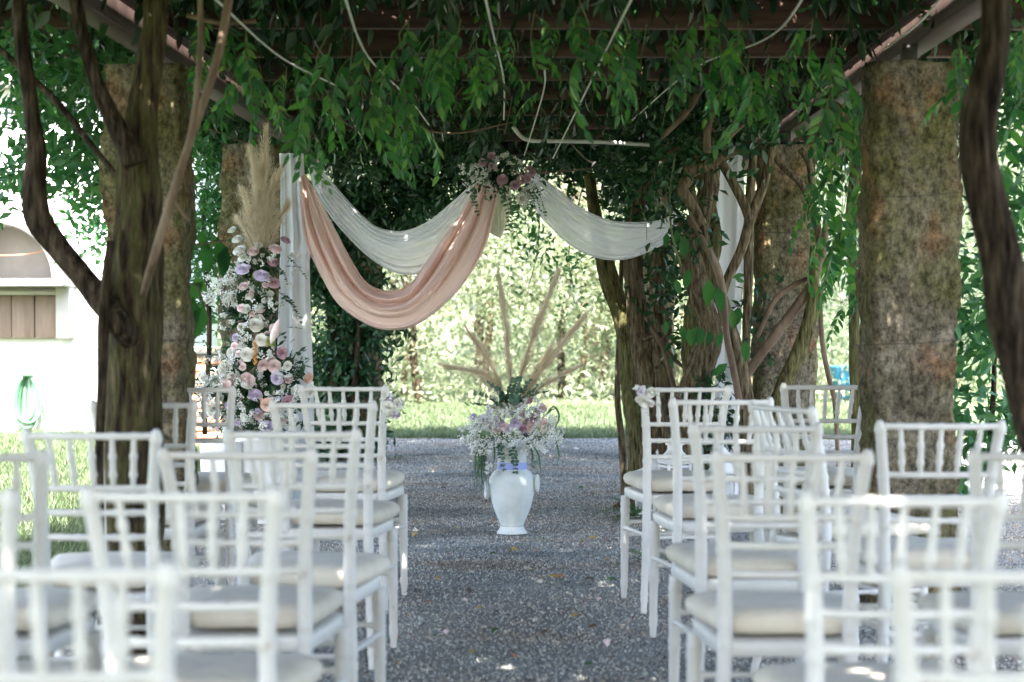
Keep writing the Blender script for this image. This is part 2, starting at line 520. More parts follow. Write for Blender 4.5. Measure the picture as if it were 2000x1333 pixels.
def scatter(name, pts, rots, scls, templates, mat=None, parent=None):
    """geometry nodes: instances of the template meshes on the given points"""
    me = bpy.data.meshes.new(name)
    n = len(pts)
    me.vertices.add(n); me.vertices.foreach_set('co', np.asarray(pts, float).ravel())
    a = me.attributes.new('rot', 'FLOAT_VECTOR', 'POINT'); a.data.foreach_set('vector', np.asarray(rots, float).ravel())
    a = me.attributes.new('scl', 'FLOAT', 'POINT'); a.data.foreach_set('value', np.asarray(scls, float).ravel())
    a = me.attributes.new('pick', 'INT', 'POINT'); a.data.foreach_set('value', rng.integers(0, len(templates), n).astype(np.int32))
    o = bpy.data.objects.new(name, me); COL.objects.link(o)
    if parent is not None:
        o.parent = parent
        o.location = -wloc(parent)
    ng = bpy.data.node_groups.new('scatter_' + name, 'GeometryNodeTree')
    ng.interface.new_socket('Geometry', in_out='INPUT', socket_type='NodeSocketGeometry')
    ng.interface.new_socket('Geometry', in_out='OUTPUT', socket_type='NodeSocketGeometry')
    N = ng.nodes; Lk = ng.links
    gi = N.new('NodeGroupInput'); go = N.new('NodeGroupOutput')
    mp = N.new('GeometryNodeMeshToPoints')
    jn = N.new('GeometryNodeJoinGeometry')
    io = N.new('GeometryNodeInstanceOnPoints')
    io.inputs['Pick Instance'].default_value = True
    for t in templates:
        oi = N.new('GeometryNodeObjectInfo'); oi.inputs['Object'].default_value = t
        oi.inputs['As Instance'].default_value = True
        Lk.new(oi.outputs['Geometry'], jn.inputs[0])
    def att(nm, ty):
        q = N.new('GeometryNodeInputNamedAttribute'); q.data_type = ty; q.inputs['Name'].default_value = nm
        return q.outputs['Attribute']
    Lk.new(gi.outputs[0], mp.inputs['Mesh']); Lk.new(mp.outputs[0], io.inputs['Points'])
    Lk.new(jn.outputs[0], io.inputs['Instance'])
    Lk.new(att('rot', 'FLOAT_VECTOR'), io.inputs['Rotation'])
    Lk.new(att('scl', 'FLOAT'), io.inputs['Scale'])
    Lk.new(att('pick', 'INT'), io.inputs['Instance Index'])
    Lk.new(io.outputs[0], go.inputs[0])
    md = o.modifiers.new('scatter', 'NODES'); md.node_group = ng
    o['kind'] = 'stuff'
    return o

def template(mesh):
    return bpy.data.objects.new(mesh.name, mesh)     # never linked: only a source for scatter()

def sn(x, y, z, seed=0):
    """cheap smooth pseudo noise"""
    g = np.random.default_rng(seed)
    o = 0
    for k in range(6):
        w = g.normal(size=3) * (1.6 ** k); p = g.uniform(0, 6)
        o = o + np.sin(w[0] * x + w[1] * y + w[2] * z + p) / (1.35 ** k)
    return o / 2.6

# ------------------------------------------------------------ ground
def sheet(name, x0, x1, y0, y1, z, nx, ny, mat, amp=0.0, edge=None):
    X, Y = np.meshgrid(np.linspace(x0, x1, nx), np.linspace(y0, y1, ny), indexing='ij')
    Z = z + amp * sn(X * .9, Y * .9, 0, 3)
    if edge is not None:
        X = X + edge(X, Y)
    mb = MB(); mb.add(np.stack([X, Y, Z], -1), grid_faces(nx, ny))
    return tag(mb.build(name, mat), kind='structure')

m, nt, b = new_mat('gravel_ground')
n1 = noise(nt, 90, 6, 0.8)
r1 = ramp(nt, [(0.3, (.09, .095, .09)), (0.5, (.28, .29, .28)), (0.68, (.52, .52, .49))], n1.outputs[0])
n2 = noise(nt, 0.9, 5, 0.6)
r2 = ramp(nt, [(0.38, (.62, .55, .50)), (0.6, (1, 1, 1))], n2.outputs[0])
mx = nt.nodes.new('ShaderNodeMixRGB'); mx.blend_type = 'MULTIPLY'; mx.inputs[0].default_value = 1
nt.links.new(r1.outputs[0], mx.inputs[1]); nt.links.new(r2.outputs[0], mx.inputs[2])
nt.links.new(mx.outputs[0], b.inputs['Base Color']); b.inputs['Roughness'].default_value = .9
bump(nt, b, n1.outputs[0], 0.8, 0.01)
M['gravel'] = m
m, nt, b = new_mat('lawn_ground')
n1 = noise(nt, 30, 6, 0.7)
r1 = ramp(nt, [(0.3, (.05, .07, .035)), (0.5, (.09, .12, .06)), (0.72, (.15, .175, .10))], n1.outputs[0])
n2 = noise(nt, 0.7, 4)
r2 = ramp(nt, [(0.4, (.75, .85, .7)), (0.6, (1.1, 1.05, 1.0))], n2.outputs[0])
mx = nt.nodes.new('ShaderNodeMixRGB'); mx.blend_type = 'MULTIPLY'; mx.inputs[0].default_value = 1
nt.links.new(r1.outputs[0], mx.inputs[1]); nt.links.new(r2.outputs[0], mx.inputs[2])
nt.links.new(mx.outputs[0], b.inputs['Base Color']); b.inputs['Roughness'].default_value = .95
bump(nt, b, n1.outputs[0], 0.8, 0.03)
M['lawn'] = m

sheet('lawn', -150, 150, -60, 300, -0.02, 60, 90, M['lawn'])
gp = sheet('gravel_path', -1.95, 6.0, -6, 18.35, 0.0, 90, 240, M['gravel'], 0.012)

# gravel stones
def pebble(seed):
    g = np.random.default_rng(seed)
    bm = bmesh.new(); bmesh.ops.create_icosphere(bm, subdivisions=1, radius=1)
    for v in bm.verts:
        v.co = Vector((v.co.x * 1.1, v.co.y * .85, v.co.z * .6)) * g.uniform(.75, 1.15)
    me = bpy.data.meshes.new('gravel_stone'); bm.to_mesh(me); bm.free()
    me.materials.append(M['stone'])
    return template(me)
m, nt, b = new_mat('gravel_stone')
oi = nt.nodes.new('ShaderNodeObjectInfo')
r1 = ramp(nt, [(0, (.13, .13, .135)), (.3, (.27, .27, .275)), (.55, (.42, .42, .42)), (.7, (.44, .37, .32)), (.85, (.55, .51, .47)), (.95, (.58, .57, .55)), (1, (.64, .62, .60))], oi.outputs['Random'])
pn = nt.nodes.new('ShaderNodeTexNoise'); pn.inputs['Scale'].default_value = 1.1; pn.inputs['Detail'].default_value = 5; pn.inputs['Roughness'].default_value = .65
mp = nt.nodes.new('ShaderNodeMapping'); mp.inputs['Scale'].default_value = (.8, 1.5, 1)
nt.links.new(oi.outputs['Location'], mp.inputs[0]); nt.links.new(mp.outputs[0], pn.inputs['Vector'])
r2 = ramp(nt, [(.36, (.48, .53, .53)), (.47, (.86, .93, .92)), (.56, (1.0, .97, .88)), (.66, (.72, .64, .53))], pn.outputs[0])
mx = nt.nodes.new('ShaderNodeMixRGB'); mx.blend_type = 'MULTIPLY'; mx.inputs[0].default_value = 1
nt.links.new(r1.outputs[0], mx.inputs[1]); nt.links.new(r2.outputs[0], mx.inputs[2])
nt.links.new(mx.outputs[0], b.inputs['Base Color']); b.inputs['Roughness'].default_value = .9
b.inputs['Specular IOR Level'].default_value = .15
M['stone'] = m
pt = [pebble(k) for k in range(4)]
def gravel_pts(n, x0, x1, y0, y1, pw=1.0):
    x = rng.uniform(x0, x1, n); y = y0 + (y1 - y0) * rng.uniform(0, 1, n) ** pw
    z = 0.003 + .012 * sn(x * .9, y * .9, 0, 3)
    return np.stack([x, y, z], 1)
gpts = np.vstack([gravel_pts(210000, -1.95, 2.6, 4.0, 18.35), gravel_pts(45000, 2.6, 5.5, 5, 18.3)])
n = len(gpts)
s_ = rng.uniform(.003, .0068, n); big = rng.uniform(size=n) < .04; s_[big] *= 1.6
st = scatter('gravel_stones', gpts, rng.uniform(0, 6.28, (n, 3)), s_, pt)
tag(st, 'loose grey gravel stones covering the path under the pergola', 'gravel')

# grass
def blade_clump(seed):
    g = np.random.default_rng(seed); mb = MB()
    for k in range(9):
        h = g.uniform(.03, .075); a = g.uniform(0, 6.28); p = np.array([*g.uniform(-.03, .03, 2), -.005])
        d = np.array([math.cos(a), math.sin(a), 0]); w = np.array([-d[1], d[0], 0]) * .0022
        mid = p + np.array([0, 0, h * .6]) + d * h * .2; tip = p + np.array([0, 0, h]) + d * h * .6
        mb.add([p - w, p + w, mid + w, mid - w, tip], [[0, 1, 2, 3]], [[3, 2, 4]])
    return template(mb.mesh('grass_tuft', M['grass']))
gt = [blade_clump(k) for k in range(4)]
n1_ = 34000
gx = rng.uniform(-6.5, -1.95, n1_); gy = rng.uniform(7.5, 19, n1_)
k2 = 16000
gx2 = rng.uniform(-3.0, 3.5, k2); gy2 = rng.uniform(18.3, 24, k2)
k3 = 2600
ey = rng.uniform(5, 18.3, k3); ex = -1.93 + np.abs(rng.normal(0, .06, k3))
k4 = 900
by = rng.uniform(18.2, 18.45, k4); bx = rng.uniform(-2, 4, k4)
gp_ = np.vstack([np.stack([gx, gy, np.full(n1_, -.015)], 1), np.stack([gx2, gy2, np.full(k2, -.015)], 1),
                 np.stack([ex, ey, np.full(k3, 0)], 1), np.stack([bx, by, np.full(k4, 0)], 1)])
rr = np.zeros((len(gp_), 3)); rr[:, 2] = rng.uniform(0, 6.28, len(gp_)); rr[:, :2] = rng.normal(0, .15, (len(gp_), 2))
gr = scatter('grass', gp_, rr, rng.uniform(.6, 1.3, len(gp_)), gt)
tag(gr, 'short sunlit grass blades on the lawn beside and beyond the gravel', 'grass')

# ------------------------------------------------------------ pergola
pg = thing('pergola', 'long pergola of rough granite pillars, rusty steel beams and wooden rafters', 'pergola')
def pillar(cx, cyy, w, h, seed, label=None):
    mb = MB()
    n = 9; m_ = 110
    per = []
    for side in range(4):
        for k in range(n):
            t = -1 + 2 * k / n
            per.append({0: (t, -1), 1: (1, t), 2: (-t, 1), 3: (-1, -t)}[side])
    per = np.array(per, float)
    rad = np.linalg.norm(per, axis=1)[:, None]
    per = per * (1 - .05 * np.clip(rad - 1.05, 0, 1) / .36)
    z = np.linspace(-.02, h, m_)
    X = per[None, :, 0] * w / 2 + 0 * z[:, None]; Y = per[None, :, 1] * w / 2 + 0 * z[:, None]; Z = z[:, None] + 0 * X
    dsp = .014 * sn(X * 9, Y * 9, Z * 7, seed) + .011 * sn(X * 30, Y * 30, Z * 26, seed + 1) + .018 * sn(X * 3, Y * 3, Z * 3.2, seed + 2)
    V = np.stack([X * (1 + dsp / (w / 2)) , Y * (1 + dsp / (w / 2)), Z + .006 * sn(X * 9, Y * 9, Z, seed)], -1)
    N_ = per.shape[0]
    i, j = np.meshgrid(np.arange(m_ - 1), np.arange(N_), indexing='ij')
    a = i * N_ + j; b_ = i * N_ + (j + 1) % N_
    V = V.reshape(-1, 3)
    V = np.vstack([V, [0, 0, h + .005]])
    j = np.arange(N_)
    mb.add(V + np.array([cx, cyy, 0]), np.stack([a, b_, b_ + N_, a + N_], -1).reshape(-1, 4),
           np.stack([(m_ - 1) * N_ + j, (m_ - 1) * N_ + (j + 1) % N_, np.full(N_, len(V) - 1)], -1))
    o = mb.build('stone_pillar', M['granite'], pg, loc=(cx, cyy, 0))
    if label: o['label'] = label
    b2 = MB()
    box(b2, (cx - .03, cyy - .03, h - .01), (cx + .03, cyy + .03, h + .085), .004)
    b2.build('steel_bracket', M['darksteel'], pg)
    for zz in (h * .5, h * .76):
        wb = MB(); q = w / 2 + .018
        pts = [(cx - q, cyy - q, zz), (cx + q, cyy - q, zz + .02), (cx + q, cyy + q, zz), (cx - q, cyy + q, zz - .01), (cx - q, cyy - q, zz)]
        for a1, a2 in zip(pts[:-1], pts[1:]):
            tube(wb, [(*a1, .0012), (*((Vector(a1) + Vector(a2)) / 2 - Vector((0, 0, .006))), .0012), (*a2, .0012)], n=5, step=.2)
        wb.build('wire_loop', M['darksteel'], pg)
    return o
for (px, d, w, sd, lb) in [(292, 7.9, .315, 1, 'near left granite pillar behind the twisted trunk, green with moss'),
                           (1771, 7.9, .345, 2, 'near right granite pillar with orange stains and green lichen'),
                           (497, 11.9, .35, 3, 'left granite pillar behind the pampas grass'),
                           (1532, 11.9, .35, 4, 'right granite pillar wrapped by vine stems'),
                           (702, 15.9, .35, 5, 'far left granite pillar covered with climbing leaves'),
                           (1268, 15.9, .37, 6, 'far right granite pillar behind the vine trunks'),
                           (-560, 3.9, .345, 7, None), (2500, 3.9, .345, 8, None)]:
    pillar((px - 1064) / (F0 / d), d, w, 2.185, sd, lb)
for cx in (-1.62, 1.50):
    mb = MB()
    box(mb, (cx - .05, -4, 2.27), (cx + .05, 17.0, 2.278), .002)
    box(mb, (cx - .004, -4, 2.278), (cx + .004, 17.0, 2.402), 0)
    box(mb, (cx - .05, -4, 2.402), (cx + .05, 17.0, 2.41), .002)
    mb.build('steel_beam', M['steel'], pg, smooth=False)
for k, yy in enumerate(np.arange(-3.3, 17.2, 0.98)):
    mb = MB()
    w0 = rng.uniform(-.02, .02)
    box(mb, (-2.45 + rng.uniform(-.1, .1), yy - .035, 2.413), (2.4 + rng.uniform(-.1, .1), yy + .035, 2.413 + .15), .006)
    o = mb.build('rafter', M['wood'], pg, smooth=False, loc=(0, yy, 2.413))
    o.rotation_euler = (0, rng.uniform(-.004, .004), rng.uniform(-.008, .008))
for xx in (-2.1, -1.1, -.45, .3, .95, 2.0):
    mb = MB(); box(mb, (xx - .022, -3.6, 2.572), (xx + .022, 17.0, 2.612), .004)
    mb.build('batten', M['wood'], pg, smooth=False)

# ------------------------------------------------------------ wisteria canopy
pm = [pinnate_mesh('leaf', M['vineleaf'], pairs=p_, length=l_, L=.066, W=.027, droop=dr, seed=s)
      for s, (p_, l_, dr) in enumerate([(5, .25, .8), (6, .30, 1.1), (6, .28, .5), (4, .2, 1.0), (5, .26, 1.4)])]
pc = []
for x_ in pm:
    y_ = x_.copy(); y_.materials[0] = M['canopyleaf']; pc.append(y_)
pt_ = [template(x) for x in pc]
pt2 = [template(x) for x in pm]
canopy = thing('wisteria_canopy', 'dense green wisteria leaves roofing and hanging down from the pergola rafters', 'climbing plant')
n = 44000
cx = rng.uniform(-2.75, 2.7, n); cyy = rng.uniform(-4.2, 17.2, n)
hole = sn(cx * 1.8, cyy * 1.8, 0, 31)
keep = (hole < rng.uniform(.75, 1.9, n)) | (cyy < 6.5)
cx, cyy = cx[keep], cyy[keep]; n = len(cx)
cz = 2.70 + rng.gamma(1.6, .12, n) + .06 * sn(cx, cyy, 0, 5)
rot = np.stack([rng.normal(0, .45, n), rng.normal(0, .45, n), rng.uniform(0, 6.28, n)], 1)
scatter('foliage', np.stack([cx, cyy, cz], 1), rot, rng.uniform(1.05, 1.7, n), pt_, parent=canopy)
# leaves that poke down between the rafters
n = 230
cyy = rng.uniform(6.3, 16.9, n); cx = rng.uniform(-2.4, 2.4, n)
keep = (np.abs(((cyy + 3.3) / .98 + .5) % 1 - .5) > .08)
cx, cyy = cx[keep], cyy[keep]; n = len(cx)
cz = 2.66 - rng.gamma(1.3, .065, n)
rot = np.stack([rng.normal(-.2, .5, n), rng.normal(0, .4, n), rng.uniform(0, 6.28, n)], 1)
scatter('foliage', np.stack([cx, cyy, cz], 1), rot, rng.uniform(.7, 1.1, n), pt2, parent=canopy)

n = 620
cyy = rng.uniform(9.2, 16.9, n); cx = rng.uniform(-2.3, 2.3, n)
rot = np.stack([rng.normal(-.2, .5, n), rng.normal(0, .4, n), rng.uniform(0, 6.28, n)], 1)
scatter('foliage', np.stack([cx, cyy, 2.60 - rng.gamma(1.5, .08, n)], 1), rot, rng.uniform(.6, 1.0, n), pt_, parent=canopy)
# hanging shoots traced from the photograph's places: (px, top, bottom, depth)
shoots = [(400, 40, 170, 7.6), (440, 60, 200, 8.4), (480, 80, 215, 7.2), (505, 140, 240, 8.6), (560, 150, 270, 8), (592, 190, 335, 7.4), (640, 90, 190, 7), (620, 180, 260, 9),
          (690, 90, 200, 7.4), (725, 190, 260, 8.4), (742, 120, 240, 7.6), (765, 180, 320, 8.2), (800, 60, 130, 7.0), (840, 90, 170, 7.6), (862, 60, 140, 7.4), (900, 60, 165, 7),
          (930, 90, 170, 8), (978, 60, 200, 7.2), (1005, 100, 190, 7.6), (1045, 40, 155, 7), (1085, 60, 150, 7.4), (1130, 20, 150, 6.8),
          (1150, 90, 170, 7.6), (1210, 50, 145, 7.2), (1262, 70, 165, 7.4), (1320, 70, 160, 7.4), (1102, 200, 270, 9.6), (1160, 200, 270, 10),
          (1370, 20, 160, 7.4), (1402, 80, 220, 7.8), (1440, 60, 180, 7.2), (1462, 130, 270, 8), (1500, 130, 240, 8.2), (1545, 100, 215, 8), (1622, 80, 230, 7.6),
          (1585, 60, 200, 7.4), (880, 220, 300, 9.6), (1000, 210, 290, 10), (820, 210, 310, 9.4), (700, 240, 330, 9.4), (950, 200, 260, 9.6), (660, 250, 300, 10.5),
          (1235, 190, 260, 9.8), (1310, 200, 280, 10.2), (1650, 180, 330, 8.6), (1632, 300, 520, 9.0), (1655, 380, 640, 9.2), (1612, 260, 450, 9.4), (1675, 240, 420, 8.9),
          (1600, 380, 560, 9.6), (1870, 90, 220, 7), (1990, 60, 240, 6.6),
          (1300, 380, 470, 10.9), (1250, 420, 500, 11)]
nleaf = 0
for (px, t0, t1, d) in shoots:
    top = P(px, t0 - 20, d); bot = P(px + random.uniform(-18, 18), t1 - 30, d + random.uniform(-.2, .2))
    mb = MB()
    mid = (top + bot) / 2 + Vector((random.uniform(-.03, .03), random.uniform(-.03, .03), 0))
    tube(mb, [(*top, .0022), (*mid, .002), (*bot, .0014)], n=5, step=.03)
    mb.build('shoot', M['plant_stem'], canopy)
    L_ = (top - bot).length
    if 640 < px < 1350 and d > 9.3 and random.random() < .45: continue
    if 640 < px < 1350 and random.random() < (.55 if d > 8.5 else .22): continue
    k = max(2, int(L_ / .062))
    for q in range(k):
        if nleaf >= 285: break
        t = (q + .3) / k
        p = top.lerp(bot, t)
        a = q * 2.4 + random.uniform(-.6, .6)
        inst('leaf', pm[random.randrange(5)], canopy, p, (random.uniform(-.9, -.15), random.uniform(-.3, .3), a), random.uniform(.6, 1.15))
        nleaf += 1
# loose woody stems in the canopy
for (a, b_) in [((400, 250, 12), (640, 300, 14)), ((770, 245, 10), (1000, 240, 11)), ((1180, 300, 13.5), (1300, 340, 13)), ((640, 215, 11), (760, 255, 12)),
                ((1000, 340, 14), (1250, 300, 15)), ((1090, 260, 12), (1200, 330, 13))]:
    p, q = P(*a), P(*b_)
    mb = MB(); mid = (p + q) / 2 - Vector((0, 0, .05))
    tube(mb, [(*p, .006), (*mid, .006), (*q, .004)], n=6, step=.04, wob=.01)
    mb.build('woody_stem', M['stem'], canopy)

# ------------------------------------------------------------ trunks and vines
def trace(pts, d, sc_=1.0):
    out = []
    for p in pts:
        dd = p[3] if len(p) > 3 else d
        v = P(p[0], p[1], dd)
        out.append((v.x, v.y, v.z, p[2] / (F0 / dd) * sc_))
    return out
def vine(root, name, pts, d, mat, ridge=.25, twist=3.0, n=20, rk=7, step=.02):
    mb = MB(); tube(mb, trace(pts, d), n=n, step=step, ridge=ridge, rk=rk, twist=twist)
    return mb.build(name, mat, root)

t1 = thing('wisteria_tree', 'thick twisted grey-brown trunk with forked limbs beside the near left pillar', 'tree', P(258, 1331, 6.6))
vine(t1, 'trunk', [(258, 1345, 58), (254, 1260, 48), (250, 1100, 44), (249, 900, 42), (251, 700, 44), (256, 600, 45), (260, 500, 41), (268, 400, 40), (266, 320, 36), (276, 220, 27), (292, 130, 25), (304, 40, 24), (308, -60, 23), (310, -160, 20)], 6.6, M['barkmoss'], .20, 2.4, 36, 9)
vine(t1, 'second_stem', [(292, 1345, 30), (288, 1150, 24), (292, 950, 24), (288, 760, 23), (296, 600, 22), (296, 480, 20), (288, 380, 19), (280, 310, 16)], 6.72, M['barkmoss'], .2, 3, 24)
vine(t1, 'limb', [(262, 320, 22), (228, 250, 17), (192, 175, 14), (166, 90, 13), (147, 0, 13), (140, -120, 12)], 6.5, M['bark'])
vine(t1, 'limb', [(262, 690, 20, 6.62), (236, 640, 26), (196, 590, 25), (150, 530, 22), (106, 478, 22), (72, 430, 25), (64, 370, 23), (68, 300, 20), (60, 220, 16), (40, 60, 14), (35, -60, 12)], 6.5, M['bark'], .12)
vine(t1, 'thin_stem', [(214, 470, 8), (203, 560, 10), (199, 640, 12), (196, 740, 10), (191, 850, 9), (190, 960, 9), (196, 1345, 9)], 6.45, M['bark'], .1, 1, 10)
vine(t1, 'thin_stem', [(458, -60, 9), (432, 80, 9), (418, 135, 9), (394, 210, 8), (352, 330, 8), (318, 440, 9), (294, 520, 8), (276, 580, 7, 6.55)], 6.3, M['stem'], .08, 1, 10)
vine(t1, 'thin_stem', [(388, -60, 5), (392, 40, 5), (388, 150, 6), (374, 250, 6), (350, 330, 5)], 6.2, M['stem'], .08, 1, 8)
vine(t1, 'thin_stem', [(326, 380, 4), (348, 405, 5), (368, 432, 4)], 6.3, M['stem'], 0, 1, 8)
vine(t1, 'thin_stem', [(-40, 60, 6), (30, 125, 6), (110, 200, 7), (190, 300, 6), (250, 370, 5)], 7.2, M['bark'], 0, 1, 8)
vine(t1, 'thin_stem', [(365, 30, 5), (430, 45, 5), (500, 42, 5)], 7.0, M['stem'], 0, 1, 8)

t2 = thing('vine_trunk', 'dark bending vine trunk in the right foreground in front of the white chairs', 'vine', P(2060, 1568, 5.0))
vine(t2, 'trunk', [(1950, -200, 28), (1940, -60, 30), (1938, 60, 28), (1926, 140, 30), (1906, 230, 34), (1908, 320, 34), (1930, 420, 35), (1954, 520, 37), (1966, 620, 38), (1988, 720, 35), (2012, 830, 36), (2040, 950, 34), (2058, 1100, 33), (2060, 1300, 34), (2060, 1575, 43)], 5.0, M['bark'], .16, 1.5, 28)

# twisted stems on the right at the second pair of pillars
D = 11.45
v1 = thing('wisteria_vine', 'gnarled light brown vine trunk forking left of the lanterns, rising behind the white swag', 'vine', P(1262, 590 + EYE * F0 / 12.2, 12.2))
vine(v1, 'trunk', [(1268, 1000, 44), (1266, 930, 38), (1262, 840, 35), (1250, 760, 33), (1236, 690, 28), (1212, 610, 19), (1192, 550, 17), (1176, 490, 15), (1164, 430, 13), (1150, 340, 10)], 12.2, M['vinemoss'], .2, 3, 28)
vine(v1, 'trunk', [(1290, 1000, 34), (1290, 900, 34), (1280, 800, 30), (1262, 700, 24), (1246, 620, 21), (1238, 540, 18), (1240, 450, 15), (1256, 380, 12), (1296, 320, 10), (1310, 220, 9)], 12.1, M['vinebark'], .25, 4, 24)
vine(v1, 'trunk', [(1312, 1000, 20), (1318, 900, 22), (1300, 780, 18), (1290, 680, 14), (1282, 580, 14), (1290, 490, 13), (1310, 400, 11), (1330, 300, 9)], 12.0, M['vinebark'], .25, 4, 18)
vine(v1, 'thin_stem', [(1215, 480, 4), (1211, 600, 5), (1208, 700, 6), (1206, 780, 6), (1214, 860, 7), (1222, 990, 8)], 12.4, M['vinebark'], 0, 1, 8)
vine(v1, 'thin_stem', [(1262, 620, 4), (1290, 670, 5), (1320, 705, 4), (1340, 720, 4)], 11.9, M['stem'], 0, 1, 8)
vine(v1, 'thin_stem', [(1290, 660, 4), (1306, 720, 5), (1322, 780, 5), (1330, 860, 5)], 11.9, M['stem'], 0, 1, 8)
vine(v1, 'thin_stem', [(1270, 560, 5), (1296, 610, 6), (1306, 650, 6), (1280, 655, 5), (1255, 665, 4)], 11.95, M['vinebark'], 0, 1, 8)
v2 = thing('wisteria_vine', 'dark thick vine trunk rising between the lanterns and the right white curtain', 'vine', P(1345, 590 + EYE * F0 / 11.6, 11.6))
vine(v2, 'trunk', [(1335, 1015, 34), (1336, 900, 30), (1342, 800, 26), (1366, 720, 24), (1386, 650, 21), (1366, 570, 23), (1352, 500, 24), (1368, 430, 22), (1386, 360, 19), (1382, 290, 17), (1372, 220, 13), (1362, 120, 10)], 11.5, M['vinebark'], .22, 3.5, 28)
vine(v2, 'trunk', [(1380, 1000, 26), (1388, 880, 24), (1372, 790, 22), (1352, 700, 20), (1356, 620, 19), (1378, 530, 18), (1392, 460, 15), (1378, 380, 14), (1360, 330, 11), (1340, 250, 9)], 11.75, M['vinemoss'], .22, 3.5, 24)
vine(v2, 'branch', [(1340, 330, 10), (1352, 400, 10), (1366, 450, 11), (1392, 530, 13), (1412, 600, 14), (1434, 670, 14), (1450, 740, 14), (1462, 830, 14), (1466, 1010, 15)], 11.25, M['vinebark'], .2, 2, 16)
vine(v2, 'branch', [(1345, 420, 6), (1370, 470, 7), (1398, 520, 8), (1412, 580, 8), (1418, 650, 7), (1432, 720, 7), (1446, 800, 7)], 11.15, M['stem'], .1, 1, 10)
vine(v2, 'branch', [(1510, 270, 8), (1490, 360, 9), (1464, 430, 10), (1446, 490, 10), (1418, 550, 9), (1414, 575, 6)], 11.2, M['vinebark'], .1, 1, 12)
vine(v2, 'branch', [(1400, 305, 9), (1424, 345, 9), (1450, 395, 9), (1462, 430, 8)], 11.15, M['vinebark'], .1, 1, 12)
vine(v2, 'branch', [(1470, 300, 8), (1462, 420, 9), (1460, 560, 9), (1456, 700, 8), (1452, 900, 9)], 11.5, M['vinebark'], .15, 2, 12)
vine(v2, 'branch', [(1290, 275, 2), (1302, 260, 5), (1335, 225, 7), (1352, 200, 8), (1385, 140, 8)], 10.9, M['stem'], .05, 1, 10)
vine(v2, 'branch', [(1380, 300, 8), (1382, 250, 7), (1400, 205, 7), (1432, 150, 7)], 10.9, M['stem'], .05, 1, 10)
vine(v2, 'branch', [(1408, 285, 5), (1430, 262, 5), (1450, 244, 5)], 10.9, M['stem'], .05, 1, 8)
vine(v2, 'branch', [(1330, 340, 13), (1372, 325, 12), (1420, 300, 11), (1465, 272, 11), (1500, 240, 9)], 11.1, M['vinebark'], .15, 2, 14)
vine(v2, 'branch', [(1345, 350, 11), (1332, 370, 12), (1350, 400, 11), (1372, 440, 9)], 11.0, M['vinebark'], .15, 2, 12)
vine(v2, 'branch', [(1330, 285, 7), (1302, 305, 7), (1284, 335, 7), (1288, 370, 7), (1306, 405, 7), (1330, 440, 6), (1350, 480, 6)], 11.6, M['stem'], .1, 2, 10)
v3 = thing('wisteria_vine', 'mossy vine stem leaning across the front of the right granite pillar', 'vine', P(1478, 590 + EYE * F0 / 11.3, 11.3))
vine(v3, 'trunk', [(1474, 1020, 18), (1484, 900, 16), (1502, 830, 15), (1526, 762, 14), (1558, 690, 14), (1580, 620, 12), (1588, 560, 10), (1590, 480, 9)], 11.3, M['vinemoss'], .2, 2, 18)
vine(v3, 'branch', [(1448, 745, 8), (1476, 705, 9), (1520, 645, 9), (1562, 590, 10), (1590, 545, 9), (1606, 490, 8), (1612, 420, 6)], 11.35, M['stem'], .12, 1, 12)
vine(v3, 'branch', [(1478, 660, 4), (1510, 590, 5), (1545, 560, 5), (1575, 545, 5)], 11.4, M['stem'], .05, 1, 8)
vine(v3, 'branch', [(1498, 285, 7), (1530, 330, 7), (1562, 360, 7), (1586, 410, 7), (1598, 470, 7), (1592, 540, 7)], 11.5, M['vinebark'], .1, 1, 10)
vine(v3, 'branch', [(1560, 292, 6), (1578, 320, 6), (1584, 380, 6), (1580, 430, 5)], 11.55, M['vinebark'], .1, 1, 8)
vine(v3, 'thin_stem', [(1600, 560, 4), (1604, 660, 5), (1616, 730, 5), (1630, 790, 5), (1636, 900, 4), (1640, 990, 4)], 10.8, M['stem'], 0, 1, 8)
v4 = thing('wisteria_vine', 'short dead stub of vine arching from the beam between the two right pillars', 'vine', P(1660, 590 + EYE * F0 / 10.0, 10.0))
vine(v4, 'trunk', [(1600, 200, 10), (1634, 219, 13), (1656, 250, 14), (1668, 290, 13), (1668, 340, 11), (1660, 420, 10), (1664, 560, 9), (1670, 760, 10), (1672, 950, 11), (1672, 1085, 13)], 10.0, M['vinemoss'], .2, 2, 18)
vine(v4, 'branch', [(1655, 285, 5), (1630, 305, 5), (1615, 330, 5), (1605, 360, 4)], 9.95, M['stem'], 0, 1, 8)
# roots
for k in range(5):
    mb = MB(); a = -2.6 + k * .55
    r0 = P(1264, 590 + EYE * F0 / 12.2 - 30, 12.2)
    tube(mb, [(r0.x, r0.y, .16, .04), (r0.x + .13 * math.cos(a), r0.y + .13 * math.sin(a), .05, .03), (r0.x + .26 * math.cos(a), r0.y + .26 * math.sin(a), -.01, .015)], n=10, step=.03, ridge=.2)
    mb.build('root', M['vinebark'], v1)

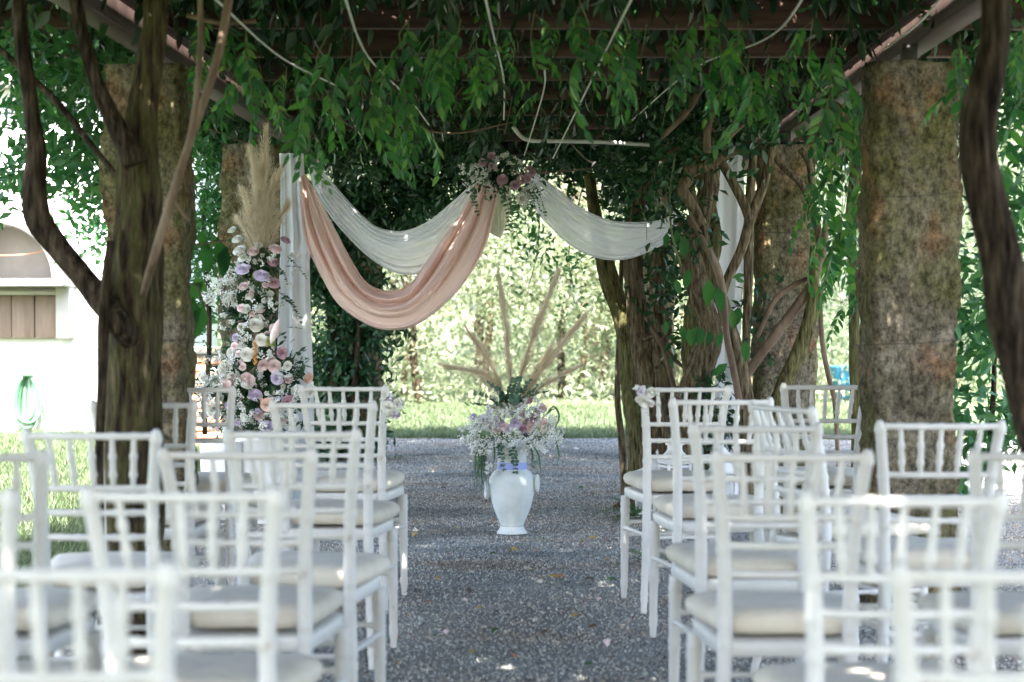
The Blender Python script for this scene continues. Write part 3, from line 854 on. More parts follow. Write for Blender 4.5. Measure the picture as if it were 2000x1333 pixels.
# ------------------------------------------------------------ leafy masses
def mass(name, label, cat, blobs, leaf, mat, n_per, seed, stems=None, shine=None):
    """a leafy plant: leaves spread through overlapping uneven clumps (px, py, depth, rx, ry, rz in metres)"""
    g = np.random.default_rng(seed)
    c0 = P(*blobs[0][:3])
    t = thing(name, label, cat, (c0.x, c0.y, 0))
    pts = []
    for (px, py, d, rx, ry, rz) in blobs:
        c = np.array(P(px, py, d))
        n = int(n_per * rx * rz * 10)
        # sub-clumps give light and dark
        k = max(4, n // 60)
        cc = g.normal(size=(k, 3)); cc /= np.linalg.norm(cc, axis=1)[:, None]; cc *= g.uniform(.3, 1, (k, 1)) ** .5
        q = cc[g.integers(0, k, n)] * np.array([rx, ry, rz]) + g.normal(size=(n, 3)) * .085 + c
        pts.append(q)
    pts = np.vstack(pts); pts = pts[pts[:, 2] > .03]
    mb = MB(); rhombs(mb, pts, leaf[0], leaf[1], g=g)
    o = mb.build('foliage', mat, t, smooth=False)
    o['kind'] = 'stuff'
    for s in (stems or []):
        m2 = MB(); tube(m2, trace(s[0], s[1]), n=8, step=.04, wob=.01)
        m2.build('stem', M['bark'], t)
    return t

mass('climbing_laurel', 'dark glossy climbing leaves covering the far left pillar behind the peach drape', 'climbing plant',
     [(650, 700, 15.7, .22, .25, .42), (665, 560, 15.6, .26, .25, .35), (650, 420, 15.5, .3, .25, .3), (640, 820, 15.7, .2, .2, .25), (700, 720, 15.8, .14, .2, .4), (720, 880, 15.6, .12, .15, .1),
      (735, 640, 15.6, .12, .2, .25), (620, 860, 15.6, .14, .2, .2), (610, 500, 15.4, .15, .25, .4)],
     (.085, .034), M['ivyleaf'], 1500, 11, stems=[([(640, 940, 8), (650, 700, 8), (640, 500, 7), (660, 330, 6)], 15.6), ([(700, 930, 6), (690, 760, 6), (705, 600, 5)], 15.55)])
mass('climbing_laurel', 'broad curtain of dark leaves hanging above the white swag behind the drapes', 'climbing plant',
     [(720, 380, 15.2, .42, .3, .28), (800, 350, 15.0, .4, .3, .24), (870, 340, 15.0, .35, .3, .2), (940, 320, 15.2, .35, .3, .14), (1080, 315, 15.2, .4, .3, .12), (760, 440, 15.4, .28, .2, .18),
      (1180, 330, 14.8, .35, .3, .15), (1260, 360, 14.5, .3, .3, .22), (820, 420, 15.3, .2, .2, .15), (850, 290, 14.6, .5, .4, .10), (700, 290, 14, .4, .4, .12), (1100, 285, 14.8, .5, .4, .07)],
     (.08, .032), M['ivyleaf'], 1300, 12, stems=[([(600, 300, 5), (760, 260, 5), (900, 300, 5)], 14.8), ([(1000, 300, 5), (1150, 280, 5), (1300, 330, 6)], 14.6)])
mass('climbing_laurel', 'green bush of small leaves left of the pampas covered pillar', 'climbing plant',
     [(405, 350, 13, .18, .3, .3), (400, 470, 13.2, .18, .3, .3), (430, 260, 13, .25, .3, .15), (395, 580, 14, .12, .3, .2), (540, 290, 13, .2, .3, .12), (480, 235, 13, .3, .4, .1), (590, 280, 13, .2, .3, .1)],
     (.07, .035), M['sideleaf'], 1100, 13, stems=[([(400, 850, 5), (405, 600, 5), (398, 400, 5), (420, 280, 4)], 13.3)])
mass('climbing_plant', 'dark leaves tangled over the vine trunks beside the right curtain', 'climbing plant',
     [(1350, 250, 11.2, .14, .15, .12), (1240, 300, 11.8, .14, .2, .12), (1430, 290, 11.0, .08, .1, .1), (1220, 380, 12.3, .12, .15, .14), (1310, 350, 11.2, .1, .1, .12), (1400, 200, 11, .2, .2, .08), (1480, 240, 11, .14, .2, .08), (1340, 460, 11.2, .06, .06, .14), (1300, 300, 11.8, .18, .2, .12), (1270, 250, 12, .2, .3, .12), (1420, 230, 11.6, .25, .3, .12), (1300, 420, 11.9, .12, .15, .15), (1320, 560, 11.8, .08, .1, .15), (1290, 500, 12.2, .1, .1, .12), (1385, 760, 11.5, .07, .08, .1),
      (1400, 850, 11.5, .1, .12, .1), (1460, 640, 11.6, .03, .05, .2), (1340, 660, 11.8, .06, .1, .1)],
     (.075, .036), M['ivyleaf'], 1300, 14)
mass('shrub', 'leafy green shrub drooping right of the near right pillar', 'shrub',
     [(1900, 640, 8.6, .10, .3, .2), (1885, 760, 8.8, .14, .3, .2), (1930, 850, 9.0, .18, .3, .22), (1880, 900, 9.2, .12, .3, .2), (1960, 520, 8.8, .1, .3, .3), (1985, 330, 8.6, .12, .3, .3), (1980, 160, 8.4, .2, .3, .2), (1880, 480, 8.4, .04, .2, .1)],
     (.09, .036), M['sideleaf'], 800, 15, stems=[([(1930, 1100, 6), (1925, 900, 6), (1940, 700, 5), (1960, 400, 4)], 9.0)])
mass('shrub', 'leafy branches hanging at the left edge behind the forked trunk', 'shrub',
     [(100, 250, 8.6, .3, .4, .2), (40, 150, 8.4, .3, .4, .22), (180, 330, 9, .2, .4, .12), (150, 120, 8.6, .22, .4, .16), (80, 330, 9.5, .25, .5, .12), (230, 60, 8.6, .2, .4, .12), (10, 330, 9, .2, .4, .15), (180, 420, 12, .18, .5, .16), (210, 480, 13, .12, .4, .12)],
     (.08, .036), M['sideleaf'], 640, 16)
mass('hanging_branch', 'light leafy twigs hanging into the bright opening above the pampas grass', 'branch',
     [(1050, 480, 16.5, .12, .3, .14), (1110, 520, 16.8, .12, .3, .10), (1010, 420, 16.4, .22, .3, .10), (1140, 600, 17, .06, .2, .10), (1080, 420, 16.4, .3, .3, .12), (1000, 560, 17, .05, .2, .05), (900, 420, 16.5, .15, .3, .1), (1190, 470, 16.5, .15, .3, .12)],
     (.07, .03), M['sideleaf'], 620, 17, stems=[([(1060, 340, 1.6), (1050, 480, 1), (1030, 560, .6)], 16.6), ([(1150, 330, 1.6), (1110, 480, 1), (1120, 560, .6)], 16.8)])
# larger single leaves low on the left of the opening and among the vines
single = thing('climbing_plant', 'few large pointed green leaves hanging in front of the left flower column', 'climbing plant', P(370, 480, 8.2))
lm_ = MB(); V, Tr, Q = leaflet(.13, .055, .1, .15); lm_.add(V, Tr, Q)
big_leaf = lm_.mesh('leaf', M['vineleaf'])
for (px, py, a, s) in [(325, 505, 2.9, .9), (345, 510, 3.1, .9), (365, 500, 3.3, .8), (400, 490, 3.1, 1.1), (425, 485, 3.0, 1.2), (385, 470, 2.7, .8), (378, 560, 2.5, .7), (395, 570, 3.9, 1.1), (375, 600, 3.2, 1.2), (398, 615, 3.5, 1.3), (440, 500, 3.3, 1.1)]:
    inst('leaf', big_leaf, single, P(px, py - 20, 8.2), (R(90), 0, 0), s).rotation_euler = Euler((R(80), a, 0))
mb = MB(); tube(mb, trace([(300, 470, 2), (360, 480, 2), (440, 470, 2)], 8.2), n=5); tube(mb, trace([(345, 545, 2), (385, 560, 2), (398, 600, 2)], 8.2), n=5)
mb.build('stem', M['stem'], single)
vl = thing('climbing_plant', 'large dark pointed leaves growing among the vines in front of the right curtain', 'climbing plant', P(1400, 600, 11.05))
for (px, py, a, s) in [(1385, 560, 3.2, 1.3), (1400, 575, 2.9, 1.2), (1330, 650, 2.9, .8), (1345, 655, 3.0, .9), (1360, 650, 3.2, .9), (1372, 655, 3.3, .9), (1390, 660, 3.4, .8), (1430, 620, 3.1, .9), (1445, 615, 3.4, 1.0),
                       (1408, 665, 3.4, .7), (1455, 680, 3.1, 1.0), (1420, 725, 4.0, .9), (1435, 560, 1.9, .5), (1450, 550, 4.3, .5), (1460, 265, 3.3, 1.0), (1302, 470, 3.2, .7), (1320, 465, 3.0, .8), (1335, 475, 3.1, 1.1), (1300, 640, 3, .6), (1318, 560, 2.8, .8), (1345, 540, 3.3, 1.0)]:
    inst('leaf', big_leaf, vl, P(px, py - 15, 11.05), (0, 0, 0), s).rotation_euler = Euler((R(80), a, 0))
mb = MB(); tube(mb, trace([(1318, 300, 2), (1308, 380, 2), (1312, 460, 2), (1330, 520, 2)], 11.05), n=5); mb.build('stem', M['plant_stem'], vl)

# ------------------------------------------------------------ ropes
def rope(label, pts, r=.0036, group='ropes strung under the rafters'):
    q = [np.array(P(*p)) for p in pts]
    q = crom(np.array([(*a, r) for a in q]), .012)
    C = q[:, :3]; T, N, B = frames(C)
    s = np.cumsum(np.r_[0, np.linalg.norm(np.diff(C, axis=0), axis=1)])
    t = thing('rope', label, 'rope', tuple(C[0]), group)
    for ph in (0, PI):
        a = s * 130 + ph
        H = C + .6 * r * (np.cos(a)[:, None] * N + np.sin(a)[:, None] * B)
        mb = MB(); tube(mb, np.c_[H, np.full(len(H), r * .72)], n=5, step=.5)
        mb.build('strand', M['rope'], t)
rope('thin white rope slanting down at top left from the frame edge', [(400, -20, 6.2), (545, 110, 7.6), (656, 168, 8.8)])
rope('white rope left of centre, long slant towards the upper bouquet', [(668, -20, 6.2), (718, 110, 8.0), (800, 195, 10), (838, 245, 11.2)])
rope('short white rope among the leaves at upper left of centre', [(670, 192, 10.5), (690, 240, 11.8), (707, 270, 12.6)])
rope('nearly upright white rope above the top bouquet', [(944, -20, 6.2), (962, 62, 7.4), (984, 160, 9.4), (984, 235, 11.2)])
rope('long white rope slanting from top right of centre to the bouquet', [(1242, -20, 6.2), (1150, 168, 8.8), (1112, 245, 10.2), (1080, 310, 11.4)])
rope('short knotted white rope hanging right of the upright one', [(1064, 135, 8.8), (1060, 185, 9.8), (1024, 305, 11.4)])
rope('white rope slanting over the rafters at upper right', [(1580, -20, 6.6), (1500, 75, 7.8), (1352, 137, 9.4), (1234, 236, 11.2)])
rope('thin pale rope beside the right steel beam', [(1850, -20, 6.8), (1790, 48, 7.4), (1722, 100, 8.2)], r=.004)
rope('short thin rope piece behind the right swag', [(1242, 275, 12), (1226, 300, 12), (1206, 332, 12)], r=.003)
mb = MB(); tube(mb, trace([(1002, 248, 4), (1018, 268, 4), (1040, 276, 4), (1100, 277, 4), (1180, 279, 4), (1268, 284, 4)], 11.4), n=8, step=.02)
tag(mb.build('cable', M['cable'], loc=P(1040, 276, 11.4)), 'white electric cable stretched under the rafters right of the bouquet', 'cable')

# ------------------------------------------------------------ drapes
def drape(name, label, cat, up, lo, d, mat, folds, amp, seed, d_end=None, thick=.0, rmin=.25):
    g = np.random.default_rng(seed)
    nu, nv = 90, 110
    def res(pts):
        pts = np.array(pts, float)
        q = crom(np.c_[pts, np.zeros((len(pts), 2))], 1.0)[:, :2]
        s = np.r_[0, np.cumsum(np.linalg.norm(np.diff(q, axis=0), axis=1))]; s /= s[-1]
        return np.stack([np.interp(np.linspace(0, 1, nu), s, q[:, k]) for k in (0, 1)], 1)
    A = res(up); B_ = res(lo)
    u = np.linspace(0, 1, nu)[:, None]; v = np.linspace(0, 1, nv)[None]
    # fold lines bunch and merge along the length
    ph = g.uniform(0, 6.28, 6)
    w = v + .035 * np.sin(PI * u) * np.sin(7 * v + ph[0] + 2.5 * u) + .012 * np.sin(3 * PI * u + ph[2]) * np.sin(17 * v + ph[1])
    w = (w - w[:, :1]) / (w[:, -1:] - w[:, :1])
    k = folds
    f = (np.abs(np.sin(PI * k * v + .9 * np.sin(2 * u * PI + ph[3]) + .5 * np.sin(5 * v + ph[4]))) ** .75) * 1.3
    f = f + .10 * np.sin(PI * k * 6.1 * v + 7 * u + ph[2]) * np.sin(9 * u + 5 * v + ph[0]) + .07 * np.sin(38 * u + 13 * v + ph[4]) * np.sin(PI * u) * np.sin(PI * v) + .35 * np.sin(PI * k * 2.3 * v + 3 * u + ph[5]) + .25 * np.sin(PI * k * .45 * v + ph[1])
    PX = A[:, None, 0] * (1 - w) + B_[:, None, 0] * w
    PY = A[:, None, 1] * (1 - w) + B_[:, None, 1] * w
    env = rmin + (1 - rmin) * np.sin(PI * np.clip(u, 0, 1)) ** .6
    belly = .10 * np.sin(PI * u) * np.sin(PI * (.15 + .7 * v))
    Dp = d - belly - amp * f * env + 0 * v
    s_ = F0 / d
    V = np.stack([(PX - 1064) / s_, Dp, EYE - (PY - 590) / s_], -1)
    c = V.reshape(-1, 3).mean(0)
    mb = MB(); mb.add(V, grid_faces(nu, nv))
    o = mb.build(name, mat, loc=tuple(c))
    return tag(o, label, cat)

drape('sheer_swag', 'sheer white swag hanging between left curtain and top bouquet, behind the peach cloth', 'drape',
      [(628, 326), (643, 348), (688, 400), (731, 440), (771, 452), (805, 448), (845, 428), (888, 391), (916, 366), (940, 352)],
      [(598, 316), (617, 377), (646, 423), (674, 457), (717, 500), (760, 528), (795, 538), (835, 530), (890, 492), (939, 430), (958, 366)],
      11.55, M['sheer'], 7, .016, 3)
drape('peach_swag', 'peach cloth swag with deep folds hanging from left curtain to top bouquet', 'drape',
      [(597, 340), (631, 400), (660, 457), (688, 508), (714, 548), (742, 565), (774, 567), (802, 554), (831, 514), (859, 474), (902, 414), (930, 356)],
      [(588, 345), (592, 440), (608, 497), (631, 545), (660, 591), (694, 619), (731, 639), (765, 645), (805, 639), (845, 616), (888, 577), (925, 528), (951, 477), (965, 423), (978, 352)],
      11.4, M['peach'], 3.2, .055, 5)
drape('sheer_swag', 'sheer white swag hanging from top bouquet to the right vine trunks', 'drape',
      [(1035, 330), (1068, 354), (1102, 381), (1136, 408), (1187, 430), (1238, 435), (1280, 432), (1305, 424), (1322, 405)],
      [(1026, 362), (1048, 415), (1080, 450), (1120, 485), (1170, 506), (1220, 508), (1268, 492), (1310, 468), (1322, 442)],
      11.5, M['sheer'], 7, .014, 8)
drape('cloth_tail', 'short cream cloth tail hanging below the top bouquet', 'cloth',
      [(972, 352), (966, 390), (958, 420), (955, 455)], [(1000, 352), (998, 400), (990, 440), (978, 466)], 11.5, M['cream'], 3, .02, 9)

def curtain(name, label, left, right, d, mat, folds, amp, seed):
    """upright curtain: left/right edges given down the photograph"""
    g = np.random.default_rng(seed)
    nu, nv = 100, 70
    L_ = np.array(left, float); R_ = np.array(right, float)
    y = np.linspace(L_[0, 1], L_[-1, 1], nu)
    xl = np.interp(y, L_[:, 1], L_[:, 0]); xr = np.interp(y, R_[:, 1], R_[:, 0])
    k = np.ones(7) / 7
    xl = np.convolve(np.pad(xl, 3, 'edge'), k, 'valid'); xr = np.convolve(np.pad(xr, 3, 'edge'), k, 'valid')
    v = np.linspace(0, 1, nv)[None]; u = np.linspace(0, 1, nu)[:, None]
    f = np.sin(2 * PI * folds * v + .8 * np.sin(3 * u + 1)) + .4 * np.sin(2 * PI * folds * 1.7 * v + 4 * u)
    PX = xl[:, None] * (1 - v) + xr[:, None] * v
    s_ = F0 / d
    V = np.stack([(PX - 1064) / s_, d - amp * f, EYE - (y[:, None] + 0 * v - 590) / s_], -1)
    mb = MB(); mb.add(V, grid_faces(nu, nv))
    return tag(mb.build(name, mat, loc=tuple(V.reshape(-1, 3).mean(0))), label, 'curtain')
gy_ = 590 + EYE * F0 / 11.6 - 4
curtain('curtain', 'long white curtain hanging right of the left flower column',
        [(545, 300), (548, 340), (548, 460), (545, 560), (540, 700), (536, gy_)], [(592, 300), (597, 400), (607, 470), (603, 510), (605, 600), (611, 760), (615, gy_)], 11.6, M['curtain'], 2.6, .016, 1)
curtain('curtain', 'narrow white curtain between vine stems and the right granite pillar',
        [(1416, 298), (1392, 345), (1396, 420), (1394, 600), (1396, 760), (1392, gy_)], [(1448, 298), (1452, 330), (1454, 500), (1448, 620), (1440, 760), (1444, gy_)], 11.8, M['curtain'], 1.6, .014, 2)

# ------------------------------------------------------------ flowers
def petal(r, base, h, curl, a0, w, g):
    """one cupped petal standing round the flower axis"""
    nu, nv = 6, 5
    u = np.linspace(-1, 1, nu)[:, None]; v = np.linspace(0, 1, nv)[None]
    ang = a0 + u * w * (.55 + .45 * np.sin(v * PI * .75))
    rad = r * (.30 + .70 * np.sin(v * PI / 2) ** .8) + curl * v ** 4 * (1 - .3 * u ** 2) + .02 * np.sin(u * 4 + a0) * v
    z = base + (h - base) * v * (1 - .14 * np.abs(u) ** 2.5 * v) - curl * .5 * v ** 5
    rad = rad * (1 + .05 * u)
    return np.stack([rad * np.cos(ang), rad * np.sin(ang), z + 0 * ang], -1)
def rose_mesh(name, mat, seed=0, open_=1.0):
    """full rose facing +Z, radius about 1: six overlapping rings of cupped petals"""
    g = np.random.default_rng(seed); mb = MB()
    F = grid_faces(6, 5)
    for ring, (n, r, h, curl) in enumerate([(2, .10, .66, 0), (3, .22, .68, .02), (4, .36, .66, .05), (4, .52, .60, .10), (5, .68, .48, .17), (6, .82, .30, .24)]):
        for k in range(n):
            a = 2 * PI * k / n + ring * .7 + g.normal(0, .12)
            mb.add(petal(r * g.uniform(.94, 1.06), h - .58, h * g.uniform(.93, 1.05), curl * open_, a, PI / n * 1.35, g), F)
    lathe(mb, [(.02, -.35), (.3, -.3), (.62, -.12), (.66, .05), (.4, .22), (.1, .34)], 12)
    lathe(mb, [(.07, .2), (.085, .5), (.06, .6), (.0, .64)], 7)
    return mb.mesh(name, mat)
def carnation_mesh(name, mat, seed=0):
    g = np.random.default_rng(seed); mb = MB()
    F = grid_faces(3, 3)
    for k in range(46):
        a = k * 2.4; t = k / 45; el = PI / 2 * (1 - t) * .95 + .05
        d = np.array([math.cos(a) * math.cos(el), math.sin(a) * math.cos(el), math.sin(el) * .8])
        A = basis(d, np.array([0, 0, 1.0]) + g.normal(0, .6, 3))
        u, v = np.meshgrid(np.linspace(-1, 1, 3), np.linspace(0, 1, 3), indexing='ij')
        V = np.stack([u * .26 * (.3 + v), v * .5, .1 * np.cos(u * 4) * v], -1).reshape(-1, 3)
        mb.add(V @ A.T + d * .5, F)
    return mb.mesh(name, mat)
ROSE = {c: [rose_mesh('rose', M[c], s, o_) for s, o_ in ((1, 1), (2, .5), (3, 1.5))] for c in ('lilac', 'blush', 'peachpetal', 'mauve', 'whitepetal')}
CARN = {c: carnation_mesh('carnation', M[c]) for c in ('whitepetal', 'mauve', 'lime', 'blush')}
def face(o, tilt_x, tilt_z):
    # flowers face the aisle (towards -Y) with their own lean
    o.rotation_euler = (R(90) - tilt_z, random.uniform(-.2, .2), tilt_x)
def flower(root, kind, px, py, rpx, d, centre):
    s = F0 / d; p = P(px, py, d)
    mesh = CARN[kind[1:]] if kind[0] == '*' else random.choice(ROSE[kind])
    nm = 'carnation' if kind[0] == '*' else 'rose'
    o = inst(nm, mesh, root, p, (0, 0, 0), rpx * 1.02 / s)
    ax = (px - centre[0]) / 90.0; az = (centre[1] - py) / 110.0
    dirv = Vector((ax + random.uniform(-.25, .25), -1, az * .6 + .08 + random.uniform(-.2, .2))).normalized()
    o.rotation_euler = dirv.to_track_quat('Z', 'Y').to_euler()
    return o

def gyps(root, blobs, d0, dens=1.0, seed=0, mat=None, name='babys_breath', fs=1.0, stems=True):
    """clouds of tiny white blossoms on hair-thin stems"""
    g = np.random.default_rng(seed); mb = MB()
    ico = np.array([[1, 0, 0], [-1, 0, 0], [0, 1, 0], [0, -1, 0], [0, 0, 1], [0, 0, -1]], float)
    fo = np.array([[0, 2, 4], [2, 1, 4], [1, 3, 4], [3, 0, 4], [2, 0, 5], [1, 2, 5], [3, 1, 5], [0, 3, 5]])
    for b_ in blobs:
        px, py, rp = b_[:3]; d = b_[3] if len(b_) > 3 else d0
        s = F0 / d; r = rp / s; c = np.array(P(px, py, d))
        n = int(dens * 2.2 * (rp ** 2) / 9) + 12
        kc = max(4, n // 14)
        cl = g.normal(size=(kc, 3)); cl /= np.linalg.norm(cl, axis=1)[:, None]; cl *= g.uniform(.2, 1, (kc, 1)) ** .6 * r * np.array([1, .7, 1])
        idx = g.integers(0, kc, n)
        q = c + cl[idx] + g.normal(size=(n, 3)) * r * .16
        rad = g.uniform(.0032, .0062, n) * fs
        V = q[:, None] + ico[None] * rad[:, None, None] * g.uniform(.7, 1.2, (n, 6, 1))
        F = fo[None] + (np.arange(n) * 6)[:, None, None]
        mb.add(V.reshape(-1, 3), F.reshape(-1, 3))
        if stems:
            base = c + np.array([0, .02, -r * .2])
            for k in range(n // 3):
                a = c + cl[idx[k]] * .3; t = q[k]
                w = np.array([.0006, 0, 0])
                mb.add([a - w, a + w, t + w, t - w], [[0, 1, 2, 3]], mi=1)
    o = mb.build(name, [mat or M['gyp'], M['plant_stem']], root)
    o['kind'] = 'stuff'
    return o

def euc_mesh(name, mat, n=9, length=.2, rl=.016, seed=0, narrow=1.0, droop=.3):
    g = np.random.default_rng(seed); mb = MB()
    t = np.linspace(0, 1, n + 1)
    C = np.stack([.02 * np.sin(t * 3 + seed), length * t, -droop * length * t ** 2], 1)
    tube(mb, np.c_[C, np.linspace(.0018, .0008, n + 1)], n=4, step=.03, mi=1)
    th = np.linspace(0, 2 * PI, 8, endpoint=False)
    for k in range(1, n + 1):
        for sg in (-1, 1):
            r_ = rl * (1.15 - .5 * t[k]) * g.uniform(.8, 1.2)
            d = np.array([sg * 1.0, .45, g.uniform(-.5, .5)])
            A = basis(d, np.array([0, -.4, 1.0]) + g.normal(0, .5, 3))
            V = np.stack([r_ * narrow * np.cos(th), r_ * (1 + np.sin(th)), .12 * r_ * np.cos(th) ** 2], 1)
            V = np.vstack([V, [0, r_, 0]])
            F = [[i, (i + 1) % 8, 8] for i in range(8)]
            mb.add(V @ A.T + C[k], F)
    return mb.mesh(name, [mat, M['plant_stem']])
EUC = [euc_mesh('eucalyptus_sprig', M['euca'], seed=1), euc_mesh('eucalyptus_sprig', M['euca'], n=11, seed=2, droop=.6), euc_mesh('eucalyptus_sprig', M['euca'], n=10, rl=.013, narrow=.55, seed=3, droop=.1)]
DARK = [euc_mesh('leaf_sprig', M['ivyleaf'], n=6, length=.15, rl=.022, narrow=.5, seed=5), euc_mesh('leaf_sprig', M['fernleaf'], n=7, length=.16, rl=.020, narrow=.35, seed=6)]
def sprig(root, mesh, px, py, tx, ty, d, ls=None):
    a = P(px, py, d); b_ = P(tx, ty, d - .03)
    v = b_ - a
    o = inst(mesh.name.split('.')[0], mesh, root, a, (0, 0, 0), (v.length / .2) if ls is None else ls)
    o.rotation_euler = v.to_track_quat('Y', 'Z').to_euler()
    return o

def plume(root, base, tip, d, wpx, seed, bend=0.0, n=900, dens=1.0, dtip=None, start=.18):
    """pampas plume: stem plus thousands of fine drooping fibres"""
    g = np.random.default_rng(seed)
    a = np.array(P(*base, d)); b_ = np.array(P(*tip, dtip or d - .02))
    ax = b_ - a; L = np.linalg.norm(ax); dr = ax / L
    side = np.cross(dr, [0, 1, 0]); side /= np.linalg.norm(side); fr = np.cross(side, dr)
    def pt(t):
        t = np.asarray(t)[..., None]
        return a + ax * t + side * (bend * L * np.sin(PI * t)) + 0
    mb = MB()
    tt = np.linspace(0, 1, 9)
    tube(mb, np.c_[pt(tt), np.linspace(.004, .001, 9)], n=5, step=.05, mi=1)
    W = wpx * 1.8 / (F0 / d)
    n = int(n * .95)
    kc = 44
    ct = start + (1 - start) * g.uniform(0, 1, kc) ** .9 * .95; ca = g.uniform(0, 6.28, kc); cs = g.uniform(.35, 1.15, kc)
    ci = g.integers(0, kc, n)
    t0 = np.clip(ct[ci] + g.normal(0, .035, n), start * .9, .985)
    prof = np.sin(np.clip((t0 - start) / (1 - start), 0, 1) ** .7 * PI) ** .8 * .9 + .12
    an = ca[ci] + g.normal(0, .33, n)
    out = np.cos(an)[:, None] * side + np.sin(an)[:, None] * fr
    p0 = pt(t0)
    ln = L * g.uniform(.10, .20, n)
    sp = (W * prof * g.uniform(.3, 1.0, n) * cs[ci] * np.where(g.uniform(size=n) < .12, 1.6, 1.0))
    p1 = p0 + dr * (ln * .5)[:, None] + out * (sp * .65)[:, None]
    p2 = p0 + dr * (ln * .95)[:, None] + out * sp[:, None] + np.array([0, 0, -1]) * (sp * .35)[:, None] + g.normal(0, .004, (n, 3))
    w = np.cross(out, dr) * .0007
    V = np.stack([p0 - w, p0 + w, p1 + w, p1 - w, p2], 1).reshape(-1, 3)
    k = np.arange(n) * 5
    mb.add(V, np.stack([k, k + 1, k + 2, k + 3], 1), np.stack([k + 3, k + 2, k + 4], 1))
    # short barbs
    m_ = n * 3
    j = g.integers(0, n, m_); f = g.uniform(.1, 1, m_)[:, None]
    q0 = p0[j] * (1 - f) + p2[j] * f
    q1 = q0 + dr * .016 + g.normal(0, .013, (m_, 3)) - np.array([0, 0, .006])
    w = np.array([.0006, 0, 0])
    V = np.stack([q0 - w, q0 + w, q1], 1).reshape(-1, 3); k = np.arange(m_) * 3
    mb.add(V, np.stack([k, k + 1, k + 2], 1))
    return mb.build('pampas_plume', [M['pampas'], M['plant_stem']], root, smooth=False)

def strap(root, pts, d, wpx, mat, name='drooping_leaf'):
    q = crom(np.array(trace([(a, b_, 1) for a, b_ in pts], d)), .01)
    C = q[:, :3]; T, N, B = frames(C)
    w = wpx / (F0 / d) * np.sin(np.linspace(.15, PI, len(C)))[:, None] ** .7
    X = np.array([1.0, 0, 0.3]); S = np.cross(T, [0, 1, 0]); S /= np.linalg.norm(S, axis=1)[:, None] + 1e-9
    mb = MB(); V = np.stack([C - S * w, C + N * 0 + np.array([0, -.002, 0]), C + S * w], 1)
    mb.add(V, grid_faces(len(C), 3))
    return mb.build(name, mat, root)

# vase on the gravel
vc = P(1000, 590 + EYE * F0 / 10.8, 10.8)
vt = thing('vase', 'tall pale ceramic vase with blue ribbon round its neck on the gravel aisle', 'vase', vc)
mb = MB()
lathe(mb, [(.0, .0), (.083, .0), (.083, .006), (.074, .016), (.066, .030), (.0625, .044), (.064, .05), (.075, .075), (.094, .12), (.110, .17), (.121, .22), (.126, .265), (.1255, .285), (.120, .305), (.108, .325), (.092, .340),
           (.081, .347), (.0785, .352), (.077, .385), (.078, .43), (.083, .462), (.088, .47), (.088, .475), (.082, .475), (.074, .45), (.07, .38), (.06, .33)], 48, vc)
mb.build('body', M['vase'], vt)
mb = MB(); lathe(mb, [(.064, .040), (.0655, .043), (.064, .046)], 48, vc); mb.build('foot_line', M['mantle'], vt)
mb = MB(); lathe(mb, [(.0795, .349), (.0805, .352), (.0797, .386), (.0787, .388)], 48, vc); mb.build('ribbon', M['ribbon'], vt)
for sx, hz in ((-1, .235), (1, .272)):
    mb = MB(); a = np.linspace(0, 2 * PI, 25)
    x = vc.x + sx * (.138 if sx < 0 else .136)
    tube(mb, [(x + sx * .004 * math.cos(t), vc.y - .01 + .036 * math.cos(t), hz + .040 * math.sin(t), .0105) for t in a], n=10, step=.01, caps=False)
    tube(mb, [(vc.x + sx * .105, vc.y - .01, hz + .035, .011), (x, vc.y - .01, hz + .035, .011)], n=8, step=.02)
    mb.build('ring_handle', M['vase'], vt)

rs = random.Random(5)
# bouquet in the vase
D1 = 10.8
bt = thing('vase_bouquet', 'bouquet of lilac roses, white gypsophila and tall pampas plumes in the vase', 'flower arrangement', (vc.x, vc.y, .45))
C1 = (1000, 860)
for (k, px, py, r_) in [('lilac', 976, 823, 12), ('lilac', 1007, 827, 12), ('*whitepetal', 992, 809, 10), ('*whitepetal', 981, 797, 10), ('*whitepetal', 1003, 790, 10), ('mauve', 1032, 783, 9), ('blush', 1058, 798, 11),
                        ('peachpetal', 1064, 832, 12), ('mauve', 1041, 818, 10), ('blush', 1036, 834, 10), ('lilac', 957, 804, 8), ('lilac', 960, 824, 9), ('lilac', 925, 815, 8), ('*whitepetal', 966, 798, 8),
                        ('lilac', 945, 822, 8), ('*whitepetal', 940, 832, 9), ('blush', 1020, 812, 9), ('*whitepetal', 1018, 796, 9), ('*mauve', 1022, 838, 8), ('lilac', 990, 838, 9), ('blush', 1048, 806, 9), ('blush', 985, 834, 8)]:
    flower(bt, k, px, py, r_, D1 - .12, C1)
for k in range(22):
    a_ = rs.uniform(0, 6.28); r_ = rs.random() ** .5
    flower(bt, rs.choice(['whitepetal', 'blush', '*whitepetal', 'lilac', '*blush', '*whitepetal']), 1000 + 70 * r_ * math.cos(a_), 822 + 30 * r_ * math.sin(a_), rs.uniform(5, 7.5), D1 - rs.uniform(.05, .12), C1)
gyps(bt, [(930, 835, 22), (955, 815, 20), (985, 808, 18), (1015, 805, 18), (1045, 810, 20), (1072, 825, 20), (1080, 850, 18), (925, 862, 20), (950, 885, 16), (1060, 880, 14), (1000, 860, 18), (1030, 870, 16)], D1 - .17, .85, 38, fs=1.15)
gyps(bt, [(915, 860, 16), (985, 800, 14), (1000, 815, 12), (1075, 830, 18), (1085, 860, 14), (930, 880, 14), (1020, 790, 14), (960, 785, 14), (1045, 785, 12), (975, 815, 12), (1010, 842, 14)], D1 - .14, 1.2, 28)
